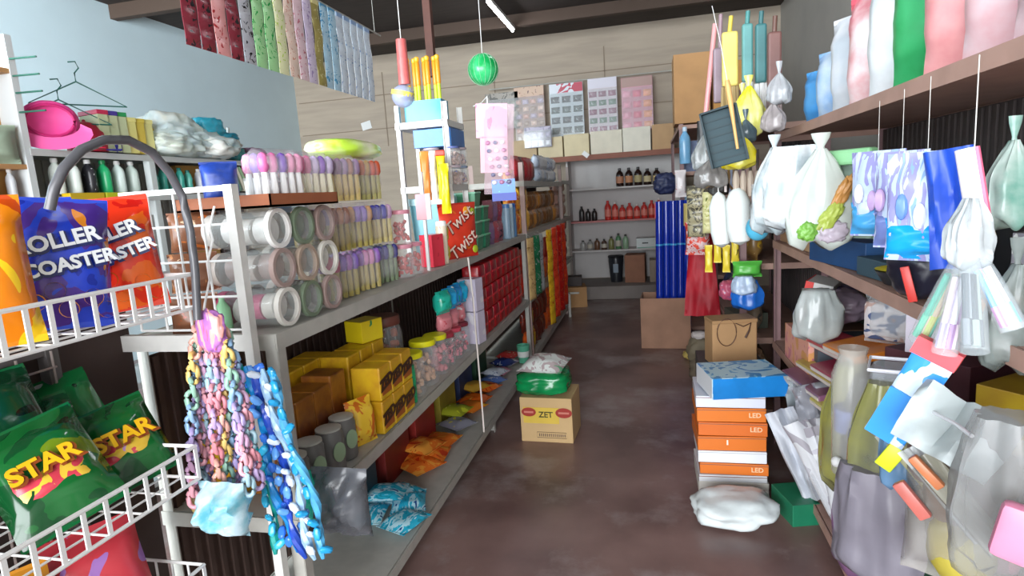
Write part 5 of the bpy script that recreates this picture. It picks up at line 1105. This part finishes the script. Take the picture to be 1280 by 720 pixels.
for k, (y, z, c, lb, w_, ln) in enumerate(((2.62, .18, '#c84858', 'coral red folder lying slanted on the lower right pile', .15, .42), (2.36, .24, '#e8862a', 'glossy orange folder above the coral red one', .17, .3), (2.42, .13, '#a83a58', 'crimson folder under the coral red one', .18, .4), (2.6, .08, '#c8b04a', 'long mustard yellow folder along the lower board edge', .16, .5), (2.3, .02, '#d0c450', 'yellow folder bending over the lower board edge', .18, .46), (2.7, .01, '#8a5a78', 'plum folder at the bottom of the slanted pile', .2, .5))):
    t = thing('folder', lb, 'folder', (.76-.01*k, y, ZL+z), R(-86), rx=R(12), ry=R(-5))
    obj('cover', box(nb(), (0, 0, .015), (ln, w_, .028), bev=.005), mat(c, .3, nz=.15), t, False); obj('paper_block', box(nb(), (.0, -.002, .015), (ln-.012, w_+.001, .014)), mat('#dcd4cc', .6), t, False)
t = carton('white lilac card box standing upright on the lower right board', 'box', (.8, 1.93, ZL+.36), R(-40), .12, .08, .2, mat('#d4ccd8', .5, nz=.05), name='white_box')
carton('brown carton under the white lilac box', 'carton', (.86, 1.95, ZL), R(-60), .26, .22, .358, mat('#5a3038', .6, nz=.2), name='brown_carton')
# big clear plastic containers in front
t = thing('clear_canister', 'tall clear plastic canister with pale rim at the middle of the right clutter', 'canister', (.62, 1.66, ZL+.02), R(-20))
obj('canister_body', box(nb(), (0, 0, .19), (.14, .12, .38), bev=.02), mat('#c4cad0', .1, alpha=.35), t, False)
obj('rim', tube(nb(), [(-.072, -.062, .38), (.072, -.062, .38), (.072, .062, .38), (-.072, .062, .38)], .005, 6, True), mat('#dcdce4', .3), t)
obj('black_strap', box(nb(), (.04, -.066, .2), (.014, .006, .3)), BLACK, t, False)
for c, p in (('#7aa83a', (-.02, -.02, .2)), ('#6a6a72', (.02, .01, .12)), ('#c84a30', (.055, 0, .28)), ('#a8a050', (-.03, 0, .07)), ('#5a6068', (.02, -.02, .04))): obj('content', lump(nb(), .07, .06, .09, T(*p), amp=.2, seed=3, seg=8), mat(c, .4, nz=.2), t)
t = thing('clear_canister', 'second clear plastic bag holder with purple cap left of the tall canister', 'canister', (.56, 1.84, ZL+.02), R(-10))
obj('canister_body', lathe(nb(), [(.05, 0), (.055, .3), (.035, .36), (.04, .38)], 16), mat('#d0d0c8', .15, alpha=.4), t)
obj('blue_ring', lathe(nb(), [(.045, .13), (.047, .2)], 14), mat('#8a98d8', .2, nz=.3, sc=30), t)
obj('white_ball', ball(nb(), (-.04, -.05, .05), .016), WHITE, t)
ylw = mat('#a8a656', .25, nz=.3, sc=4, col2='#77785c', alpha=.8, bump=.4)
def gbag(name, label, p, w, h, d, m_, seed, rz=0, n=7, fl=.14, top=.5, ry=0, rx=0): return solo(name, gather(nb(), w, h, d, seed, n=n, fl=fl, top=top), m_, label, 'bag', p, rz, ry=ry, rx=rx)
gbag('yellow_plastic_bag', 'large dull yellow plastic bag hanging down at the bottom of the right clutter', aX(1062, 455, .66), .17, .46, .12, ylw, 61, R(-30), top=.35)
gbag('yellow_plastic_bag', 'olive tinted see-through plastic bag hanging in front of the large yellow one', aX(1105, 478, .56), .15, .33, .1, mat('#9a9a5c', .2, nz=.35, sc=5, col2='#6c6e60', alpha=.7, bump=.5), 62, R(-35), top=.4)
gbag('grey_plastic_bag', 'smoky grey plastic bag hanging left of the large yellow one', aX(1088, 470, .6), .14, .3, .1, mat('#8a8a92', .2, alpha=.75, nz=.2, sc=6, bump=.5), 63, R(-30), top=.5)
solo('lime_tag', box(nb(), (0, 0, 0), (.035, .008, .06), bev=.003), mat('#c8dc28', .4), 'lime yellow tag sticking on the plastic bags at the lower right', 'tag', aX(1113, 572, .49), R(-30), ry=R(30))
gbag('blue_plastic_bag', 'pale blue plastic bag between the yellow and the white ones', aX(1130, 498, .53), .08, .2, .06, mat('#6a90b4', .25, nz=.3, sc=8, alpha=.9), 64, R(-30), top=.5)
gbag('grey_violet_bag', 'grey violet plastic bag at the bottom edge under the yellow ones', aX(1100, 585, .55), .2, .3, .12, mat('#76727c', .3, nz=.2, sc=6), 65, R(-35), top=.8)
gbag('mauve_bag', 'dark mauve bag beneath the olive tinted plastic bag', aX(1072, 600, .6), .12, .3, .1, mat('#6a4a68', .35, nz=.25, sc=6), 67, R(-30), top=.8)
solo('orange_packet', box(nb(), (0, 0, 0), (.018, .016, .07), bev=.004), mat('#c87a50', .4, nz=.2), 'narrow orange packet wedged by the white plastic bag', 'packet', aX(1158, 590, .5), R(-30), ry=R(-45))
solo('coral_packet', box(nb(), (0, 0, 0), (.025, .016, .08), bev=.004), mat('#c0685e', .4, nz=.2), 'coral red packet at the bottom edge of the clutter', 'packet', aX(1140, 625, .5), R(-30), ry=R(-40))
for k in range(4):
    solo('clear_sheet', sheet(nb(), .05, .2, amp=.02, seed=30+k, th=.002), mat(['#b8bcb0', '#a8a47c', '#c0c4c4', '#9a9888'][k], .2, alpha=.7, bump=.4), 'narrow slanting strip of clear plastic above the coral packet, %s' % ['leftmost', 'second', 'third', 'rightmost'][k], 'plastic strip', aX(1105+k*15, 540+k*10, .5), R(-35), ry=R(-42))
t = thing('white_bag', 'large cloudy white plastic bag with brown and yellow goods inside at the lower right', 'bag', (.6, 1.3, .7), R(-34))
obj('bag_body', pillow(nb(), .2, .34, .14, T(0, 0, -.06), seed=66, wr=.016, nx=14, nz=16), mat('#a8a49c', .3, alpha=.38, nz=.2, sc=6, bump=.5), t)
for c, p, s_ in (('#8a6e60', (-.0, -.01, .08), .12), ('#a89a3c', (.01, -.01, -.04), .12), ('#7a5e60', (-.05, 0, .15), .09), ('#70604e', (.05, 0, .14), .09), ('#b07080', (.07, 0, .0), .07)): obj('content', lump(nb(), s_, s_*.8, s_*1.2, T(*p), amp=.15, seed=8, seg=8), mat(c, .5, nz=.2), t)
gbag('white_plastic_bag', 'pale grey plastic bag at the right edge beside the large cloudy one', aX(1262, 520, .55), .14, .28, .1, mat('#8f9090', .3, alpha=.5, nz=.3, sc=6, bump=.4), 69, R(-34), top=.6)
solo('white_sheet', sheet(nb(), .16, .12, amp=.05, seed=17, th=.003), mat('#b4bcbc', .35, nz=.15, bump=.3, sc=10, alpha=.8), 'white plastic sheet draped over the right clutter', 'sheet', aX(1218, 503, .55), R(-45), rx=R(-35), ry=R(18))
solo('plastic_strip', tube(nb(), [aX(1128, 494, .5), aX(1160, 512, .5), aX(1195, 530, .5), aX(1215, 545, .5)], .0035, 7), mat('#c8c8cc', .4), 'white plastic edge running slanted below the notebook pack', 'strip')
solo('pink_packet', box(nb(), (0, 0, 0), (.06, .03, .09), bev=.01), mat('#d0809c', .4, nz=.2), 'pink packet at the lower right corner', 'packet', aX(1275, 668, .52), R(-30), ry=R(10))
t = carton('yellow box with dark brown side on the right board behind the clutter', 'box', (.92, 1.42, .86), R(-55), .4, .2, .14, mat('#b8a01c', .4, nz=.25, sc=4, col2='#8a6a1c'), name='yellow_box')
carton('dark brown crate under the yellow box', 'crate', (.95, 1.42, ZL), R(-55), .4, .24, .256, mat('#4a3018', .7, nz=.2), name='brown_crate')
# shelf goods further back between posts on lower board and floor
for k in range(6):
    carton('%s box on the floor board of the near right rack' % ['grey', 'dark green', 'brown', 'navy', 'maroon', 'tan'][k], 'box', (.93, 1.35+.36*k, .102), R(-90), .33, .4, .36, mat(['#6a6a6c', '#24503a', '#6a4a38', '#28304a', '#5a2430', '#8a7458'][k], .6, nz=.15), name='storage_box')
for k in range(5):
    carton('%s box at the back of the lower right board' % ['slate', 'rust', 'dark grey', 'olive', 'wine'][k], 'box', (1.08, 1.9+.34*k, ZL), R(-90), .3, .14, .42, mat(['#4a5058', '#7a4430', '#3a3a3c', '#6a683a', '#5a2a34'][k], .6, nz=.15), name='storage_box')
for k in range(4):
    carton('%s box at the back of the near right board' % ['black', 'charcoal', 'dark navy', 'brown black'][k], 'box', (1.05, 1.98+.38*k, ZR), R(-90), .34, .2, .3, mat(['#26262a', '#34343a', '#202a40', '#352c28'][k], .6, nz=.15), name='storage_box')
# white papers spilling at the foot of the rack
for k, (px, py, Y_, w_, h_, c, ry_) in enumerate(((975, 512, 2.75, .14, .4, '#c8ccd4', -24), (1000, 525, 2.62, .16, .44, '#bcbcc4', -30), (1010, 480, 2.6, .15, .14, '#9a9ca4', -20), (1030, 530, 2.35, .16, .42, '#c4c2cc', -26), (985, 470, 2.85, .08, .14, '#a8b0b4', -18))):
    solo('crumpled_paper', sheet(nb(), w_, h_, 14, 18, amp=.07, fr=5, seed=k+130, th=.004), pm([c, '#d8dade', '#a8a4ac', '#b06a74'], 3, .5, seed=k) if k in (1, 3) else mat(c, .5, nz=.15), 'crumpled white paper wrapping spilling beside the box stack, %s' % ['tall plain sheet nearest the stack', 'long printed sheet', 'small grey piece at the top', 'printed piece nearest the yellow bag', 'small pale strip under the rack post'][k], 'paper', aY(px, py, Y_), R(-10-6*k), ry=R(ry_), rx=R(-14))
carton('emerald green box on the floor beside the box stack', 'box', (.6, 2.7, 0), R(15), .12, .2, .1, mat('#1f7a58', .4, nz=.15), name='green_box')

# stack of boxes
z = 0
sbx = [('white carton at the very bottom of the box stack', .038, '#d8dadf', .0), ('orange carton, lowest orange one in the box stack', .06, '#d8701c', .01), ('white carton between the lowest and the third orange cartons', .062, '#dfe2e8', .0), ('orange carton above the white one in the middle of the stack', .074, '#d8701c', -.005), ('orange carton with pale letters, second from the top orange', .07, '#d4681c', .004), ('topmost orange carton with pale letters in the stack', .07, '#dc741c', -.004), ('white carton right under the blue and white box', .06, '#d4d8e4', -.004)]
base_z = .0
carton('cream box at the foot of the stack, mostly behind the white bag', 'box', (.36, 3.0, 0), 0, .32, .3, .0+.064, mat('#c8c4bc', .5), name='storage_box'); z = .065
for k, (lb, h_, c, dx) in enumerate(sbx):
    t = carton(lb, 'box', (.355+dx, 3.0, z), R([1, -1, 0, 1.5, -.5, .5, -1][k]), .31, .3, h_-.004, mat(c, .5, nz=.08, sc=4), 'orange and white cartons in the box stack', name='flat_carton')
    obj('lid_edge', box(nb(), (0, -.001, h_-.012), (.312, .301, .003)), mat('#8a5a48' if c != '#dfe2e8' else '#b8b8bc', .5), t, False)
    if k in (1, 4, 5): text('LED', .032, mat('#f0c8a0', .5), t, T(.105, -.152, h_*.48), bold=.0006)
    if k == 3: text('✦' if False else 'I', .03, mat('#f0e0d0', .5), t, T(-.02, -.152, h_*.55), bold=.002)
    z += h_
t = thing('blue_white_box', 'blue and white flat box lying crooked on top of the box stack', 'box', (.405, 2.94, z+.002), R(11))
obj('box_body', box(nb(), (0, 0, .052), (.34, .27, .1), bev=.003), pm(['#58a8d8', '#b8dcec', '#3a90cc', '#88c4e0'], 9, .35), t, False)
obj('blue_front', box(nb(), (0, -.1365, .052), (.338, .002, .096)), mat('#1c80cc', .35, nz=.2, sc=8), t, False)
obj('white_side', box(nb(), (-.171, 0, .052), (.002, .26, .096)), mat('#dce0e4', .5), t, False)
text('LISTEN', .04, mat('#88c0e8', .4), t, T(-.03, -.138, .05), bold=.0004) if False else None
solo('white_bag', lump(nb(), .36, .26, .13, amp=.22, fr=2, seed=140, p=2.6), mat('#d8e0e0', .25, alpha=.92, nz=.12, sc=8, bump=.5), 'white plastic bag on the floor in front of the box stack', 'bag', (.33, 2.62, 0), R(5))
# dark crate and paper bag behind the stack
carton('dark grey plastic crate behind the box stack carrying the paper bag', 'crate', (.42, 3.5, 0), 0, .34, .34, .495, mat('#4a4644', .6, nz=.2), name='dark_crate')
t = thing('paper_bag', 'brown kraft paper bag with black loop handle behind the blue and white box', 'bag', (.42, 3.42, .5), R(12))
kb = mat('#b08a60', .8, nz=.1, sc=6)
obj('bag_body', box(nb(), (0, 0, .125), (.24, .14, .25), bev=.004), kb, t, False)
obj('side_gusset', box(nb(), (.121, 0, .125), (.002, .13, .24)), mat('#93673f', .8, nz=.1), t, False)
obj('folded_top', box(nb(), (0, -.005, .243), (.245, .15, .02), bev=.004), mat('#a07c54', .8), t, False)
obj('loop_handle', tube(nb(), [(-.045+.052*math.cos(a), -.078, .185+.075*math.sin(a)) for a in [2*PI*i/22 for i in range(22)]], .0024, 6, True), mat('#5a3a28', .6), t)
obj('handle_bow', tube(nb(), [(.0, -.075, .235), (.04, -.09, .215), (.085, -.078, .23), (.075, -.08, .19), (.055, -.08, .15)], lambda u: .0022+.004*u*u, 6), mat('#4a3024', .6), t)
# middle right rack goods
for k in range(4):
    pouch('yellow and black battery pack hanging on the middle right rack, %s' % ['leftmost', 'second', 'third', 'rightmost'][k], 'battery pack', aY(886+11*k, 340-(k % 2)*12, 3.72), R(-15), .045, .16, .03, pm(['#e0b81c', '#e8d040', '#2a2620'], 12, .3, stretch=(1, 1, .5), seed=k), 'yellow battery packs', seed=k, name='battery_pack')
pouch('white pack with bright green ends on the middle right rack', 'pack', aY(934, 346, 3.62), 0, .16, .09, .07, pm(['#d8e4d8', '#58b848', '#e8eeea'], 5, .3, stretch=(1, 1, .1)), seed=3, name='green_white_pack')
solo('violet_packs', lump(nb(), .1, .08, .12, amp=.2, seed=150), pm(['#6a5a88', '#b0506a', '#c8b8c8'], 20), 'small violet and red pack behind the green ended pack', 'pack', aY(910, 375, 3.7))
hang('blue plastic bag with white upper part hanging above the paper bag', 934, 350, 3.55, .16, .16, .1, mat('#1f6ac8', .3, nz=.2, sc=8), 151, top=False)
hang('pale blue bag above the blue plastic bag', 930, 345, 3.5, .13, .1, .08, mat('#b0c4dc', .3, nz=.15), 152, top=False)
carton('dark olive box under the red cloth', 'box', (.6, 4.1, .55), R(-80), .25, .2, .1, mat('#4a5044', .6), name='olive_box')
PAL = [['#8a3038', '#c8a898', '#5a4a48'], ['#3a4a78', '#a8b0c8', '#6a5a70'], ['#c8a030', '#8a6a3a', '#e0d0a0']]
fill('mixed red and cream packet on the middle right rack', 'packet', .62, 3.95, .2, 6, 1.402, .2, 1, .17, .24, .1, PAL, 'mixed packets on the upper boards of the middle right rack', rz=R(-75), nm_='packet', seed=160)
fill('mixed packet on the waist high board of the middle right rack', 'packet', .62, 3.95, .2, 6, 1.002, .2, 1, .17, .24, .1, PAL[::-1], 'mixed packets on the waist high board', rz=R(-75), nm_='packet', seed=170)
fill('dark packet on the lower board of the middle right rack', 'packet', .62, 3.95, .2, 6, .552, .2, 1, .17, .24, .1, [['#3a3a38', '#7a6a58', '#6a2a28'], ['#5a4a40', '#2a3a48', '#8a8a78']], 'dark packets on the lower board', rz=R(-75), nm_='packet', seed=180)
fill('brown carton on the bottom board of the middle right rack', 'packet', .64, 3.95, .22, 5, .102, .2, 1, .2, .34, .14, [['#8a6a4c', '#a8886a'], ['#7a6450', '#5a4a3a']], 'brown packets on the bottom board', rz=R(-75), nm_='packet', seed=190)
hang('black net bag hanging above the waist high board by the post', 898, 215, 3.4, .1, .12, .06, mat('#3a3634', .4, nz=.4, sc=30), 153)
solo('pink_stick', cyl(nb(), (0, 0, 0), (0, 0, .3), .007), mat('#e8dcd8', .4), 'white stick hanging beside the white cotton rolls', 'stick', aY(907, 240, 3.25))
for k in range(4):
    solo('violet_bag', lump(nb(), .2, .2, .14, amp=.2, seed=160+k), mat(['#3a3a98', '#7a7a98', '#5a4a88', '#8a7a88'][k], .35, nz=.3, sc=8), '%s bag on top of the pile behind the red sided box' % ['indigo', 'grey violet', 'purple', 'mauve'][k], 'bag', (.92-.04*k, 3.3-.17*k, ZL+.2+.02*k))
    carton('%s box carrying the bags behind the red sided box' % ['grey', 'dark green', 'brown', 'slate'][k], 'box', (.92-.04*k, 3.3-.17*k, ZL), 0, .22, .15, .198, mat(['#5a5a5c', '#34483a', '#6a4c3c', '#4a505a'][k], .6), name='storage_box')

# ------------------------------------------------------------ light
w = D.worlds.new('world'); bpy.context.scene.world = w; w.use_nodes = True
bg = w.node_tree.nodes['Background']; bg.inputs[0].default_value = hx('#d4e4f4'); bg.inputs[1].default_value = 1.2
def area(name, loc, rot, sx, sy, e, c):
    l = D.lights.new(name, 'AREA'); l.shape = 'RECTANGLE'; l.size = sx; l.size_y = sy; l.energy = e; l.color = c
    o = D.objects.new(name, l); C.objects.link(o); o.location = loc; o.rotation_euler = rot
area('daylight_entrance', (-1.4, YF+.05, 1.9), (R(90), 0, 0), 6.0, 3.2, 420, (.96, .98, 1))
area('daylight_left_entrance', (-3.4, -1.2, 2.3), (R(92), 0, R(40)), 1.8, 1.8, 260, (.86, .96, 1))
sc = bpy.context.scene
sc.view_settings.view_transform = 'Standard'; sc.view_settings.look = 'None'; sc.view_settings.gamma = 1; sc.view_settings.exposure = .95
sc.view_settings.use_curve_mapping = False
